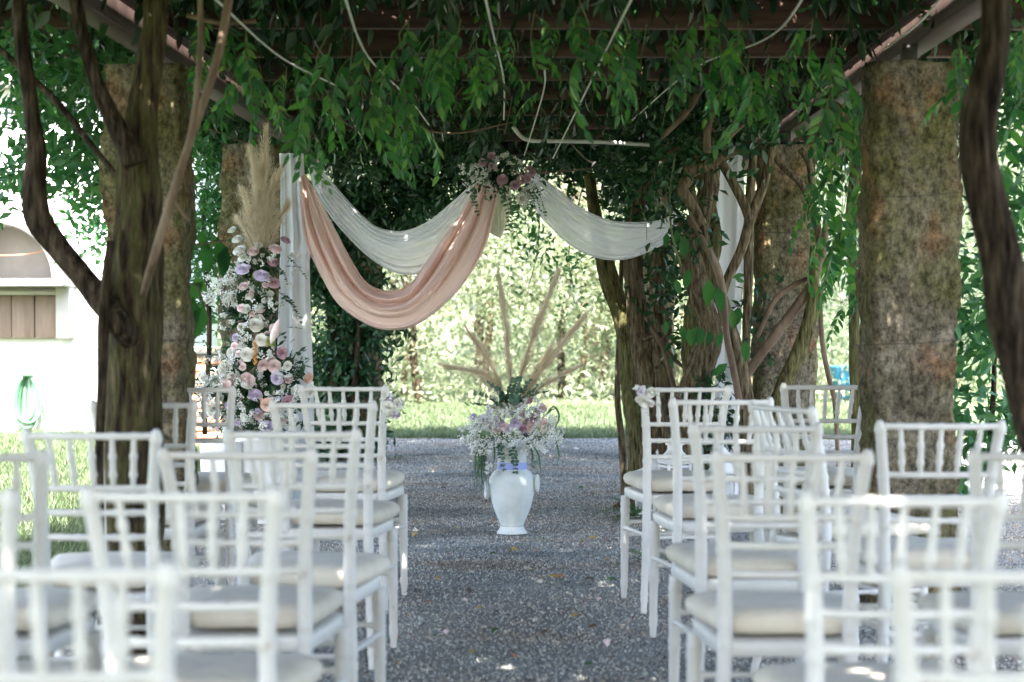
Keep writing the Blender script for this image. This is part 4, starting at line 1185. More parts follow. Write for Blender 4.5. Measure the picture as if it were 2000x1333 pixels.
gyps(bt, [(960, 830, 20), (930, 828, 18), (1000, 845, 18), (1055, 820, 14), (1060, 845, 18), (980, 862, 18), (975, 880, 10), (940, 840, 30), (918, 848, 22), (944, 868, 20), (940, 895, 15), (950, 916, 12), (1000, 857, 18), (1022, 862, 16), (1042, 862, 18), (1068, 858, 18), (1040, 800, 14), (1030, 812, 12), (1090, 848, 16, 10.8),
          (1014, 800, 10), (955, 812, 16), (970, 838, 14), (1045, 848, 14), (985, 888, 9), (1028, 880, 10), (905, 842, 12), (1062, 872, 12)], D1 - .13, 1.1, 21)
for (px, py, tx, ty, k, d) in [(980, 800, 925, 775, 0, 10.75), (985, 800, 945, 755, 0, 10.7), (990, 800, 968, 735, 0, 10.7), (995, 800, 982, 745, 1, 10.72), (1000, 800, 1000, 735, 0, 10.75), (1010, 800, 1020, 740, 0, 10.8),
                               (1015, 800, 1045, 730, 0, 10.75), (1020, 800, 1058, 745, 2, 10.7), (975, 805, 915, 768, 0, 10.7), (1005, 800, 1030, 755, 1, 10.7), (960, 870, 935, 900, 0, 10.7), (985, 850, 975, 890, 0, 10.66), (1000, 850, 1000, 880, 1, 10.66), (1030, 845, 1045, 880, 0, 10.7),
                               (985, 800, 955, 770, 0, 10.65), (1010, 795, 1010, 755, 0, 10.65), (1000, 840, 960, 850, 0, 10.72), (1010, 845, 1050, 850, 0, 10.72)]:
    sprig(bt, EUC[k], px, py, tx, ty, d).scale = (.88,) * 3
for (tip, w, bend, sd, n_) in [((870, 722), 18, -.22, 1, 900), ((912, 645), 15, -.05, 2, 900), ((974, 545), 10, -.02, 3, 1000), ((1086, 552), 15, .04, 4, 1300), ((1076, 680), 13, .02, 5, 900), ((1137, 626), 14, .03, 6, 1100), ((1124, 722), 12, .08, 7, 800)]:
    plume(bt, (1000, 815), tip, 10.85, w, sd, bend, n=n_, start=.16, dtip=10.75)
for pts in [[(1066, 810), (1082, 795), (1092, 815), (1078, 850)], [(1070, 840), (1085, 862), (1092, 890), (1088, 905)], [(1040, 870), (1052, 890), (1056, 925)], [(1036, 872), (1040, 890), (1038, 910)], [(965, 860), (966, 890), (964, 908)],
            [(1062, 815), (1076, 802), (1088, 798)], [(945, 860), (935, 880), (934, 910), (930, 940)], [(948, 865), (942, 895), (940, 930), (945, 950)], [(940, 860), (930, 890), (926, 925)]]:
    strap(bt, pts, 10.66, 1.8, M['fernleaf'])
# fine trailing grass on the left
mb = MB()
for k in range(60):
    x0 = random.uniform(940, 955); x1 = x0 + random.uniform(-22, 8); y1 = random.uniform(915, 965)
    tube(mb, trace([(x0, 868, .35), ((x0 + x1) / 2 - 4, 890, .35), (x1, y1, .2)], 10.7 + random.uniform(-.04, .04)), n=3, step=.04, caps=False)
o = mb.build('trailing_grass', M['fernleaf'], bt); o['kind'] = 'stuff'

# flower column on the left pillar
D2 = 11.25
pot_c = P(515, 590 + EYE * F0 / 11.35, 11.35)
mb = MB()
lathe(mb, [(0, 0), (.15, 0), (.152, .01), (.17, .25), (.19, .47), (.20, .475), (.20, .50), (.185, .50), (.18, .46), (0, .45)], 40, (0, 0, 0))
o = mb.build('planter_pot', M['planter']); o.location = pot_c
tag(o, 'large round white pot under the left flower column', 'plant pot')
mb = MB()
lathe(mb, [(0, 0), (.10, 0), (.102, .01), (.115, .3), (.12, .47), (.11, .47), (0, .45)], 32, (0, 0, 0))
o = mb.build('planter_pot', M['planter']); o.location = P(430, 590 + EYE * F0 / 11.2, 11.2)
tag(o, 'small white pot left of the large one at the flower column foot', 'plant pot')

ft = thing('flower_column', 'tall column of roses, gypsophila and leaves with pampas plumes against the left pillar', 'flower arrangement', (pot_c.x, pot_c.y, .46))
C2 = (498, 700)
fl = [('lilac', 498, 771, 15), ('lilac', 540, 739, 12), ('blush', 483, 745, 15), ('peachpetal', 521, 791, 14), ('lilac', 518, 832, 14), ('mauve', 559, 785, 11), ('whitepetal', 453, 690, 13), ('whitepetal', 481, 693, 13),
      ('whitepetal', 499, 636, 14), ('whitepetal', 480, 605, 11), ('blush', 506, 604, 12), ('whitepetal', 510, 665, 11), ('blush', 440, 754, 12), ('peachpetal', 600, 739, 12), ('whitepetal', 605, 765, 12),
      ('blush', 534, 716, 13), ('blush', 514, 713, 12), ('mauve', 549, 690, 12), ('*whitepetal', 442, 722, 19), ('whitepetal', 378, 706, 14), ('*whitepetal', 417, 800, 18), ('lilac', 446, 793, 10), ('*lime', 527, 668, 10),
      ('whitepetal', 453, 451, 10), ('whitepetal', 463, 469, 11), ('whitepetal', 467, 490, 12), ('blush', 494, 494, 13), ('blush', 536, 488, 13), ('mauve', 532, 514, 13), ('lilac', 473, 527, 12), ('lilac', 510, 540, 14),
      ('mauve', 534, 554, 11), ('mauve', 557, 470, 9), ('*blush', 562, 740, 10), ('whitepetal', 573, 763, 8), ('*whitepetal', 470, 640, 9), ('blush', 536, 644, 10), ('mauve', 571, 780, 9), ('whitepetal', 430, 775, 11), ('*blush', 505, 812, 11),
      ('blush', 402, 775, 11), ('whitepetal', 395, 735, 13), ('whitepetal', 560, 715, 9), ('*lime', 500, 540, 9), ('blush', 475, 560, 9), ('whitepetal', 487, 580, 10), ('lilac', 460, 660, 9)]
for k, px, py, r_ in fl:
    flower(ft, k, px, py, r_, D2 - random.uniform(0, .08), C2)
rs = random.Random(5)
for k in range(46):   # smaller filler blooms, thicker towards the foot
    t = rs.random() ** .8; py = 500 + 345 * t; hw_ = 38 + 45 * max(0, (t - .45)) / .55
    if 0.3 < t < .42: hw_ *= .6
    flower(ft, rs.choice(['whitepetal', 'blush', '*whitepetal', 'lilac', '*blush', 'blush', 'whitepetal']), 495 + rs.uniform(-hw_, hw_), py, rs.uniform(5.5, 9), D2 - rs.uniform(0, .05), C2)
gyps(ft, [(470, 500, 18), (520, 505, 16), (450, 560, 20), (500, 590, 20), (530, 600, 16), (480, 650, 20), (440, 700, 22), (520, 700, 18), (550, 730, 18), (420, 740, 22), (470, 760, 20), (575, 770, 18), (400, 780, 24), (540, 800, 20), (480, 810, 20), (430, 830, 22), (570, 830, 20), (510, 840, 18)], D2 - .09, .8, 39, fs=1.2)
gyps(ft, [(480, 520, 16), (505, 510, 14), (520, 535, 14), (495, 560, 14), (485, 620, 16), (515, 625, 14), (470, 680, 16), (500, 690, 12), (525, 690, 14), (455, 740, 18), (490, 770, 16), (520, 770, 14), (550, 760, 14), (560, 800, 16), (430, 760, 18), (445, 815, 18), (400, 800, 20), (535, 850, 14)], D2 - .02, 1.2, 29)
gyps(ft, [(415, 560, 26), (440, 585, 24), (462, 575, 24), (470, 600, 16), (500, 478, 14), (520, 578, 18), (450, 540, 20), (400, 752, 26), (385, 775, 22), (415, 740, 22), (502, 735, 18), (470, 716, 14), (530, 812, 20), (500, 815, 18),
          (475, 828, 18), (580, 790, 12), (565, 500, 14), (575, 530, 12), (480, 660, 12), (545, 600, 14), (455, 520, 14), (440, 630, 16), (430, 610, 14), (460, 790, 18), (540, 770, 12), (570, 555, 10), (585, 500, 8), (445, 505, 10), (515, 760, 10), (560, 830, 14), (425, 700, 14),
          (405, 590, 16), (560, 810, 16)], D2, 1.15, 22)
gyps(ft, [(410, 560, 22), (440, 600, 16), (400, 700, 12)], D2 + .1, .6, 23, mat=M['whitepetal'])
for (px, py, tx, ty, k) in [(545, 570, 598, 612, 0), (555, 575, 590, 600, 1), (560, 500, 600, 540, 2), (555, 520, 590, 520, 2), (470, 770, 410, 790, 0), (460, 760, 405, 770, 1), (560, 740, 598, 700, 2), (580, 760, 612, 750, 0),
                            (500, 560, 540, 590, 1), (480, 640, 440, 670, 2), (500, 700, 520, 650, 2), (520, 650, 555, 680, 1), (450, 800, 400, 815, 0), (470, 780, 430, 760, 0), (560, 640, 590, 640, 2), (540, 520, 570, 540, 1)]:
    sprig(ft, EUC[k], px, py, tx, ty, D2 - .03)
for (px, py, tx, ty, k) in [(530, 700, 585, 690, 0), (540, 720, 600, 680, 1), (545, 715, 592, 665, 1), (555, 735, 610, 720, 0), (500, 700, 490, 650, 0), (530, 750, 560, 770, 0), (540, 770, 575, 745, 0), (480, 720, 500, 690, 0), (470, 740, 450, 780, 1),
                            (520, 520, 560, 530, 0), (500, 500, 530, 470, 0), (480, 510, 450, 500, 0), (470, 560, 440, 550, 1), (490, 620, 460, 590, 0), (480, 650, 450, 620, 1), (510, 640, 545, 610, 0), (510, 780, 490, 820, 1), (500, 820, 470, 850, 0),
                            (530, 830, 570, 850, 1), (500, 845, 530, 880, 1), (430, 740, 380, 730, 0), (440, 700, 400, 660, 1), (440, 780, 390, 800, 0), (500, 800, 540, 800, 0), (460, 700, 440, 650, 1), (490, 760, 520, 740, 0), (460, 830, 430, 850, 0),
                            (510, 560, 480, 590, 0), (520, 600, 530, 640, 0), (540, 660, 560, 640, 0), (450, 720, 470, 680, 0), (480, 800, 500, 770, 0), (545, 800, 590, 810, 0), (410, 720, 380, 680, 1)]:
    sprig(ft, DARK[k], px, py, tx, ty, D2 + .03)
# leafy backing so the pillar does not show between the blooms
g = np.random.default_rng(44); pts = []
for (px, py, rx, rz) in [(500, 520, .10, .10), (470, 600, .09, .1), (500, 600, .09, .12), (495, 680, .12, .12), (490, 760, .2, .14), (440, 760, .14, .1), (540, 740, .12, .12), (500, 820, .2, .08)]:
    c = np.array(P(px, py, D2 + .07)); n = 240
    pts.append(c + g.normal(size=(n, 3)) * np.array([rx * .6, .04, rz * .6]))
mb = MB(); rhombs(mb, np.vstack(pts), .06, .026, g=g)
o = mb.build('backing_leaves', M['ivyleaf'], ft, smooth=False); o['kind'] = 'stuff'
# orange flower spike and lily bud
mb = MB()
for k in range(34):
    a = k * 2.4; t = k / 33; p = P(497, 716 - 46 * t, D2 - .12); A = basis(np.array([math.cos(a), math.sin(a), 1.0]), np.array([0, 0, 1.0]))
    V, Tr, Q = leaflet(.028 * (1 - .5 * t), .012, .2, .1); mb.add(V @ A.T + np.array(p), Tr, Q)
mb.build('flower_spike', M['orange'], ft)
mb = MB(); a = P(528, 672, D2 - .1); b_ = P(545, 622, D2 - .12)
tube(mb, [(*a, .006), (*(a.lerp(b_, .35)), .022), (*(a.lerp(b_, .7)), .018), (*b_, .003)], n=10, step=.01); mb.build('lily_bud', M['blush'], ft)
# pampas
for (tip, w, bend, sd, base, n_) in [((517, 262), 22, .0, 31, (510, 500), 1500), ((488, 300), 24, -.05, 32, (508, 500), 1500), ((548, 330), 20, .05, 33, (514, 500), 1300), ((562, 400), 16, .05, 34, (518, 500), 1000), ((462, 430), 16, -.08, 35, (500, 505), 900),
                                     ((500, 330), 26, -.02, 36, (508, 500), 1500), ((535, 350), 24, .02, 37, (514, 500), 1500), ((470, 370), 18, -.05, 38, (504, 500), 1100)]:
    plume(ft, base, tip, D2 + .02, w, sd, bend, n=n_, start=.06)

# bouquet at the top between the swags
D3 = 11.3
tt_ = thing('hanging_bouquet', 'bouquet with one mauve rose and gypsophila pinned where the swags meet overhead', 'flower arrangement', P(985, 350, D3))
for k, px, py, r_ in [('mauve', 981, 352, 12), ('*mauve', 944, 319, 9), ('*mauve', 960, 306, 8), ('*mauve', 1034, 337, 12), ('*mauve', 1018, 352, 10), ('*mauve', 1005, 363, 10), ('*whitepetal', 1016, 388, 12), ('*mauve', 1028, 350, 9), ('*mauve', 960, 325, 7)]:
    flower(tt_, k, px, py, r_, D3 - .08, (985, 350))
gyps(tt_, [(945, 345, 18), (975, 320, 14), (960, 375, 10), (1025, 375, 14), (915, 330, 18), (928, 345, 18), (935, 322, 16), (900, 340, 9), (950, 362, 13), (968, 330, 14), (990, 312, 16), (1008, 320, 14), (1022, 326, 11), (1034, 368, 14), (995, 385, 11), (1020, 400, 12), (1035, 392, 12), (918, 358, 10), (1040, 380, 12), (1005, 340, 9)], D3 - .05, 1.1, 24)
for (px, py, tx, ty, k) in [(930, 365, 922, 415, 0), (985, 375, 990, 455, 2), (1000, 380, 998, 450, 2), (1040, 365, 1066, 410, 0), (1030, 370, 1060, 400, 1), (1045, 360, 1070, 425, 2), (990, 345, 970, 385, 0), (960, 340, 930, 370, 1), (970, 320, 940, 300, 1), (1000, 330, 1040, 310, 1)]:
    sprig(tt_, EUC[k], px, py, tx, ty, D3 - .08)
for (px, py, tx, ty, k) in [(980, 330, 950, 340, 0), (975, 320, 1000, 300, 0), (990, 350, 1020, 340, 0), (960, 345, 930, 335, 0), (985, 365, 1005, 385, 1), (1000, 345, 985, 310, 0), (960, 355, 985, 372, 0), (940, 335, 960, 350, 0), (1010, 365, 1040, 385, 0)]:
    sprig(tt_, DARK[k], px, py, tx, ty, D3 - .02)
g = np.random.default_rng(45)
c = np.array(P(975, 342, D3)); mb = MB(); rhombs(mb, c + g.normal(size=(420, 3)) * np.array([.09, .03, .045]), .05, .022, g=g)
o = mb.build('backing_leaves', M['ivyleaf'], tt_, smooth=False); o['kind'] = 'stuff'

# small posies on the two front chairs
def posy(label, px, py, d, fs):
    t = thing('chair_posy', label, 'posy', P(px, py, d), 'posies tied to the chair backs by the aisle')
    for k, x, y, r_ in fs:
        flower(t, k, x, y, r_, d - .03, (px, py))
    for a in np.linspace(.3, 5.9, 7):
        sprig(t, DARK[random.randrange(2)], px, py, px + 30 * math.cos(a), py + 30 * math.sin(a), d, ls=.42)
    gyps(t, [(px - 12, py - 14, 12), (px + 4, py + 10, 9), (px + 12, py - 2, 8)], d - .04, 1.2, int(px))
posy('posy of cream and lilac roses on the left front chair by the aisle', 770, 796, 7.9,
     [('lilac', 762, 777, 9), ('whitepetal', 778, 789, 11), ('whitepetal', 757, 796, 11), ('lilac', 774, 810, 9), ('whitepetal', 764, 812, 8)])
posy('posy of cream and lilac roses on the right front chair by the aisle', 1262, 776, 7.7,
     [('lilac', 1253, 766, 8), ('whitepetal', 1272, 767, 11), ('whitepetal', 1258, 783, 12), ('blush', 1272, 788, 8), ('whitepetal', 1248, 780, 8)])

# ------------------------------------------------------------ lanterns
def lantern(label, px, d, h, w, rz):
    p = P(px, 590 + EYE * F0 / d, d)
    t = thing('lantern', label, 'lantern', p, 'white metal lanterns beside the vine trunks', rz)
    def bx(name, lo, hi, mat=M['lantern'], bev=.002):
        m2 = MB(); box(m2, lo, hi, bev); return m2.build(name, mat, t, smooth=False, world=False)
    hw = w / 2
    bx('base', (-hw * 1.15, -hw * 1.15, 0), (hw * 1.15, hw * 1.15, .02)); bx('base', (-hw, -hw, .02), (hw, hw, .035))
    hb = h * .62
    for sx in (-1, 1):
        for sy in (-1, 1):
            bx('corner_post', (sx * hw - .007, sy * hw - .007, .035), (sx * hw + .007, sy * hw + .007, hb), bev=.001)
    for a in range(4):
        m2 = MB(); box(m2, (-hw + .008, -.001, .04), (hw - .008, .001, hb - .004))
        o = m2.build('pane', M['glass'], t, smooth=False, world=False)
        o.location = (hw * math.sin(a * PI / 2), -hw * math.cos(a * PI / 2), 0); o.rotation_euler = (0, 0, a * PI / 2)
        for z0 in (.045, hb - .02):
            m2 = MB(); box(m2, (-hw + .008, -.005, z0), (hw - .008, .005, z0 + .012), .001)
            o = m2.build('rail', M['lantern'], t, smooth=False, world=False)
            o.location = (hw * math.sin(a * PI / 2), -hw * math.cos(a * PI / 2), 0); o.rotation_euler = (0, 0, a * PI / 2)
    bx('top_plate', (-hw * 1.1, -hw * 1.1, hb), (hw * 1.1, hw * 1.1, hb + .012))
    m2 = MB(); lathe(m2, [(hw * 1.65, hb + .012), (hw * 1.6, hb + .02), (hw * .8, h * .74), (hw * .72, h * .76)], 4)
    o = m2.build('roof', M['lantern'], t, smooth=False, world=False); o.rotation_euler = (0, 0, PI / 4)
    bx('chimney', (-hw * .5, -hw * .5, h * .74), (hw * .5, hw * .5, h * .81))
    m2 = MB(); lathe(m2, [(hw * .85, h * .81), (hw * .8, h * .825), (hw * .2, h * .9), (.004, h * .92), (.010, h * .95), (.0, h)], 12)
    m2.build('finial', M['lantern'], t, world=False)
    m2 = MB(); lathe(m2, [(0, .036), (.024, .036), (.024, .13), (.0, .135)], 16); m2.build('candle', M['whitepetal'], t, world=False)
    return t
lantern('white lantern with pointed roof on the ground left, in front of the forked vine trunk', 1318, 11.2, .56, .13, .35)
lantern('white lantern on the ground just left of the right curtain foot', 1412, 11.0, .50, .12, .1)
lantern('low white lantern leaning behind the right front chair', 1284, 11.6, .40, .17, .6)
fern = thing('fern', 'small green fern on the gravel at the foot of the vine trunk', 'fern', P(1240, 590 + EYE * F0 / 11.5, 11.5))
fm = euc_mesh('frond', M['fernleaf'], n=12, length=.2, rl=.013, narrow=.3, seed=9, droop=.7)
for k in range(13):
    o = inst('frond', fm, fern, wloc(fern) + Vector((0, 0, .02)), (R(random.uniform(10, 60)), 0, k * .5), random.uniform(.8, 1.3))
fern2 = thing('fern', 'green fern tuft under the seat of the second right chair by the aisle', 'fern', P(1278, 590 + EYE * F0 / 10.0, 9.6))
for k in range(12):
    inst('frond', fm, fern2, wloc(fern2) * 1.0 + Vector((0, 0, 0.02 - wloc(fern2).z)), (R(random.uniform(10, 65)), 0, k * .55), random.uniform(.6, 1.0))
fern2.location.z = 0

# ------------------------------------------------------------ chairs
def ringed(pts, r, rings, rw=.006, rh=.0035, n=12, step=.008, taper=None):
    """turned rod along pts with raised rings at the given fractions"""
    q = crom(np.array([(*p, r) for p in pts]), step)
    s = np.r_[0, np.cumsum(np.linalg.norm(np.diff(q[:, :3], axis=0), axis=1))]
    L = s[-1]; rad = np.full(len(q), r)
    if taper: rad = np.interp(s / L, [t for t, _ in taper], [v for _, v in taper])
    for f in rings:
        rad = rad + rh * np.exp(-((s - f * L) / rw) ** 2)
    mb = MB(); tube(mb, np.c_[q[:, :3], rad], n=n, step=10)
    return mb
def ringed_tube(name, root, pts, r, rings, **k):
    return ringed(pts, r, rings, **k).build(name, M['chair'], root, world=False)

# back post shape: y as a function of height
def back_y(z): return float(np.interp(z, [0, .1, .2, .45, .55, .62, .70, .78, .85, .92], [-.245, -.222, -.203, -.175, -.175, -.18, -.193, -.212, -.232, -.256]))
def back_x(z): return float(np.interp(z, [0, .2, .45, .62, .70, .78, .85, .92], [.168, .155, .145, .145, .149, .156, .164, .173]))
def make_chair():
    t = thing('chiavari_chair', '', 'chair')
    zs = [0, .1, .2, .32, .45, .55, .65, .75, .85, .92]
    for sx in (-1, 1):
        ringed_tube('rear_leg', t, [(sx * back_x(z), back_y(z), z) for z in zs], .0155, [.06, .085, .30, .33, .5, .66, .74, .82, .97],
                    taper=[(0, .0125), (.12, .015), (.45, .018), (.7, .0165), (.95, .0155), (.985, .0155), (1, .008)])
        ringed_tube('front_leg', t, [(sx * .192, .195, 0), (sx * .188, .18, .435)], .015, [.12, .16, .5, .55, .86, .92], taper=[(0, .0115), (.15, .0145), (.6, .018), (1, .019)])
    for z, nm in ((.903, 'top_rail'), (.762, 'back_rail'), (.695, 'back_rail'), (.628, 'back_rail')):
        x = back_x(z)
        q = [(-x, back_y(z), z), (-x * .5, back_y(z) - .012, z), (0, back_y(z) - .016, z), (x * .5, back_y(z) - .012, z), (x, back_y(z), z)]
        ringed_tube(nm, t, q, .0092 if nm == 'top_rail' else .0088, [k / 6 for k in range(1, 6)] + [.03, .97], rw=.007, rh=.0022)
    for k in range(1, 6):
        f = k / 6 * 2 - 1
        z0, z1 = .766, .899
        y0 = back_y(z0) - .016 * (1 - f * f); y1 = back_y(z1) - .016 * (1 - f * f)
        ringed_tube('spindle', t, [(f * back_x(z0), y0, z0), (f * back_x(z1), y1, z1)], .0078, [.25, .62], rw=.006, rh=.004, taper=[(0, .0072), (.4, .0088), (1, .0068)])
    for nm, a, b_ in [('stretcher', (-.189, .186, .27), (.189, .186, .27)), ('stretcher', (-.188, .184, .325), (.188, .184, .325)), ('stretcher', (-.150, -.191, .30), (.150, -.191, .30)), ('stretcher', (-.148, -.187, .345), (.148, -.187, .345)),
                      ('stretcher', (-.150, -.192, .31), (-.19, .186, .30)), ('stretcher', (.150, -.192, .31), (.19, .186, .30))]:
        ringed_tube(nm, t, [a, b_], .008, [.5, .04, .96], rw=.009, rh=.004)
    # seat frame: rounded trapezoid slab
    def slab(z0, z1, fr, re, y0, y1, nn, puff, mat, name, inset=.012, sub=10):
        th = np.linspace(0, 2 * PI, 40, endpoint=False)
        e = .28
        cx = np.sign(np.cos(th)) * np.abs(np.cos(th)) ** e; sy = np.sign(np.sin(th)) * np.abs(np.sin(th)) ** e
        rings = []
        prof = nn
        for (k, z) in prof:
            Y = (y0 + y1) / 2 + sy * (y1 - y0) / 2 * k
            W = re + (fr - re) * (Y - y0) / (y1 - y0)
            rings.append(np.stack([cx * W / 2 * k, Y, np.full_like(Y, z) + puff * sn(cx * 2, sy * 2, z * 0, 4)], 1))
        V = np.concatenate(rings); m_ = len(prof); N_ = len(th)
        i, j = np.meshgrid(np.arange(m_ - 1), np.arange(N_), indexing='ij')
        a = i * N_ + j; b2 = i * N_ + (j + 1) % N_
        V = np.vstack([V, [0, 0, prof[0][1]], [0, 0, prof[-1][1]]])
        j = np.arange(N_)
        mb = MB(); mb.add(V, np.stack([a, b2, b2 + N_, a + N_], -1).reshape(-1, 4), np.stack([np.full(N_, len(V) - 2), (j + 1) % N_, j], -1),
                          np.stack([np.full(N_, len(V) - 1), (m_ - 1) * N_ + j, (m_ - 1) * N_ + (j + 1) % N_], -1))
        return mb.build(name, mat, t, world=False)
    slab(0, 0, .41, .315, -.19, .21, [(.97, .435), (1, .439), (1, .466), (.985, .472), (.9, .473)], 0, M['chair'], 'seat')
    slab(0, 0, .435, .32, -.160, .225, [(.90, .474), (.985, .480), (1.02, .497), (1.0, .512), (.93, .525), (.8, .531), (.5, .536), (.2, .538)], .003, M['cushion'], 'cushion')
    return t

GR = 'white chiavari chairs set in rows for the ceremony'
chairs = [  # left px, right px of the top rail; label; rz degrees; optional depth
    (1240, 1415, 'white chair carrying the posy, right of the aisle in the front row', 5),
    (1300, 1500, 'white chair second from the front, right side of the aisle', 3),
    (1345, 1598, 'white chair third from the front, right side of the aisle', 1),
    (1389, 1698, 'blurred white chair fourth from the front, right side of the aisle', 0),
    (1560, 1955, 'large blurred white chair fifth from the front, right side', 0),
    (1742, 2282, 'largest blurred white chair cut off by the bottom right corner', -1),
    (1524, 1694, 'white chair partly behind the near right granite pillar', 0),
    (1708, 1955, 'white chair standing alone in front of the near right granite pillar', 0),
    (1888, 2195, 'white chair at the right edge beside the dark vine trunk', 0),
    (591, 765, 'white chair carrying the posy, left of the aisle in the front row', -3),
    (533, 740, 'white chair second from the front, left side of the aisle', -2),
    (442, 707, 'white chair third from the front, left side of the aisle', -1),
    (316, 622, 'blurred white chair fourth from the front, left side of the aisle', -1),
    (163, 551, 'large blurred white chair fifth from the front, left side', 0),
    (-196, 346, 'largest blurred white chair cut off by the bottom left corner', 0),
    (283, 459, 'white chair half hidden behind the mossy trunk, in front of the flower column', 0),
    (176, 383, 'white chair mostly hidden by the thick left trunk', 0),
    (45, 313, 'white chair on the grass edge in front of the thick left trunk', 0),
    (-219, 92, 'blurred white chair cut off by the left frame edge, behind another', 0),
    (-360, 32, 'nearest blurred white chair at the left frame edge, only its right post in view', 0),
]
proto = make_chair()
for i, (a, b_, lb, rz) in enumerate(chairs):
    w = b_ - a
    s = w / .362
    d = F0 / s
    o = proto if i == 0 else copy_tree(proto)
    o.location = (((a + b_) / 2 - 1064) / s, d + .225, 0)
    o.rotation_euler = (0, 0, R(rz))
    o['label'] = lb; o['category'] = 'chair'; o['group'] = GR
    for ch in o.children:
        if ch.name.startswith('cushion'):
            ch.rotation_euler = (random.uniform(-.01, .02), random.uniform(-.012, .012), random.uniform(-.05, .05)); ch.location = (random.uniform(-.008, .008), random.uniform(-.01, .01), random.uniform(.002, .006))
            ch.scale = (random.uniform(.97, 1.02), random.uniform(.96, 1.02), random.uniform(.995, 1.02))
o = copy_tree(proto)                     # one chair turned away from the rows
s = 590.0
o.location = ((1655 - 1064) / s, F0 / s + .1, 0); o.rotation_euler = (0, 0, R(-62))
tag(o, 'shaded white chair turned sideways among the right rows beside the near right pillar', 'chair', GR)

# ------------------------------------------------------------ building at the left
bd = thing('house', 'bright white plastered house wall at the far left with a wooden hatch', 'building', (-5, 19, 0))
mb = MB(); box(mb, (-16, 19.0, -.1), (-3.95, 24, 3.3), .02); mb.build('wall', M['plaster'], bd, smooth=False)
mb = MB(); box(mb, (-16.3, 18.7, 3.3), (-3.6, 24.3, 3.42), .02); mb.build('roof', M['mantle'], bd, smooth=False)
hx, hz0 = P(2, 0, 18.6).x, EYE - (662 - 590) / 209
hx1 = P(122, 0, 18.6).x; hw = hx1 - hx
z1_ = EYE - (545 - 590) / 209
hat = MB(); box(hat, (hx - hw - .03, 18.42, z1_ - .07), (hx1 + .03, 18.998, z1_), .008); box(hat, (hx1 - .13, 18.80, hz0), (hx1 - .003, 18.998, z1_ - .072), .005); box(hat, (hx - hw + .003, 18.80, hz0), (hx - hw + .13, 18.998, z1_ - .072), .005)
hf = hat.build('hatch_frame', M['mantle'], bd, smooth=False)
mb = MB(); box(mb, (hx - hw + .132, 18.82, z1_ - .15), (hx1 - .132, 18.90, z1_ - .11), .004); mb.build('lintel', M['mantle'], hf, smooth=False)
for k in range(4):
    x0 = hx - hw + .135 + k * (2 * hw - .27) / 4; x1 = x0 + (2 * hw - .27) / 4 - .008
    mb = MB(); box(mb, (x0, 18.90 + .01 * (k % 2), hz0), (x1, 18.99, z1_ - .152), .004); mb.build('board', M['hatch'], bd, smooth=False)
th = np.linspace(0, PI, 33)
def half_ring(r_, y_): return np.stack([hx + r_ * np.cos(th), np.full(33, y_), z1_ + .003 + r_ * np.sin(th)], 1)
mb = MB(); mb.add(np.concatenate([half_ring(r_, y_) for r_, y_ in ((.50, 18.99), (.50, 18.42), (.545, 18.42), (.545, 18.99))]), grid_faces(4, 33))
mb.build('arched_hood', M['greyrender'], bd)
mb = MB(); mb.add(np.concatenate([half_ring(.499, 18.985), half_ring(.002, 18.985)]), grid_faces(2, 33)); mb.build('niche_back', M['greyrender'], bd)
mb = MB(); a_ = np.linspace(PI * .06, PI * .94, 20); tube(mb, [(hx + .42 * math.cos(t), 18.60, z1_ + .30 - .08 * math.sin(t), .006) for t in a_], n=6); mb.build('hood_wire', M['brick'], bd)
# garden hose
hc = P(48, 0, 18.9).x
hs = thing('garden_hose', 'coiled pale green garden hose hanging from a hook on the white wall', 'hose', (hc, 18.93, .5))
zt = EYE - (735 - 590) / 206; zb = EYE - (850 - 590) / 206
mb = MB()
for k in range(7):
    w_ = .06 + .018 * k + random.uniform(-.01, .01); zb_ = zb + .04 + random.uniform(0, .12); off = random.uniform(-.03, .03)
    a_ = np.linspace(0, 2 * PI, 30)
    pts = []
    for t in a_:
        z = (zt + zb_) / 2 + (zt - zb_) / 2 * math.cos(t)
        x = hc + off * (1 - math.cos(t)) / 2 + w_ * (.55 + .45 * (1 - math.cos(t)) / 2) * math.sin(t)
        pts.append((x, 18.96 - .012 * k, z, .0125))
    tube(mb, pts, n=8, step=.03, caps=False)
tube(mb, [(hc - .10, 18.9, zb + .2, .0125), (hc - .2, 18.88, zb + .05, .0125), (hc - .25, 18.85, .02, .0125), (hc - .05, 18.7, .015, .0125), (hc + .15, 18.6, .015, .0125)], n=8, step=.03)
mb.build('coil', M['hose'], hs)
mb = MB(); tube(mb, [(hc - .04, 18.87, zt + .01, .02), (hc + .05, 18.87, zt + .01, .02)], n=10, step=.02); mb.build('binding', M['hose'], hs)
mb = MB(); box(mb, (hc - .04, 18.96, zt), (hc + .04, 18.998, zt + .18), .004); tube(mb, [(hc, 18.97, zt + .03, .008), (hc, 18.85, zt + .0, .008), (hc, 18.83, zt + .04, .008)], n=8)
mb.build('hook', M['mantle'], hs, smooth=False)

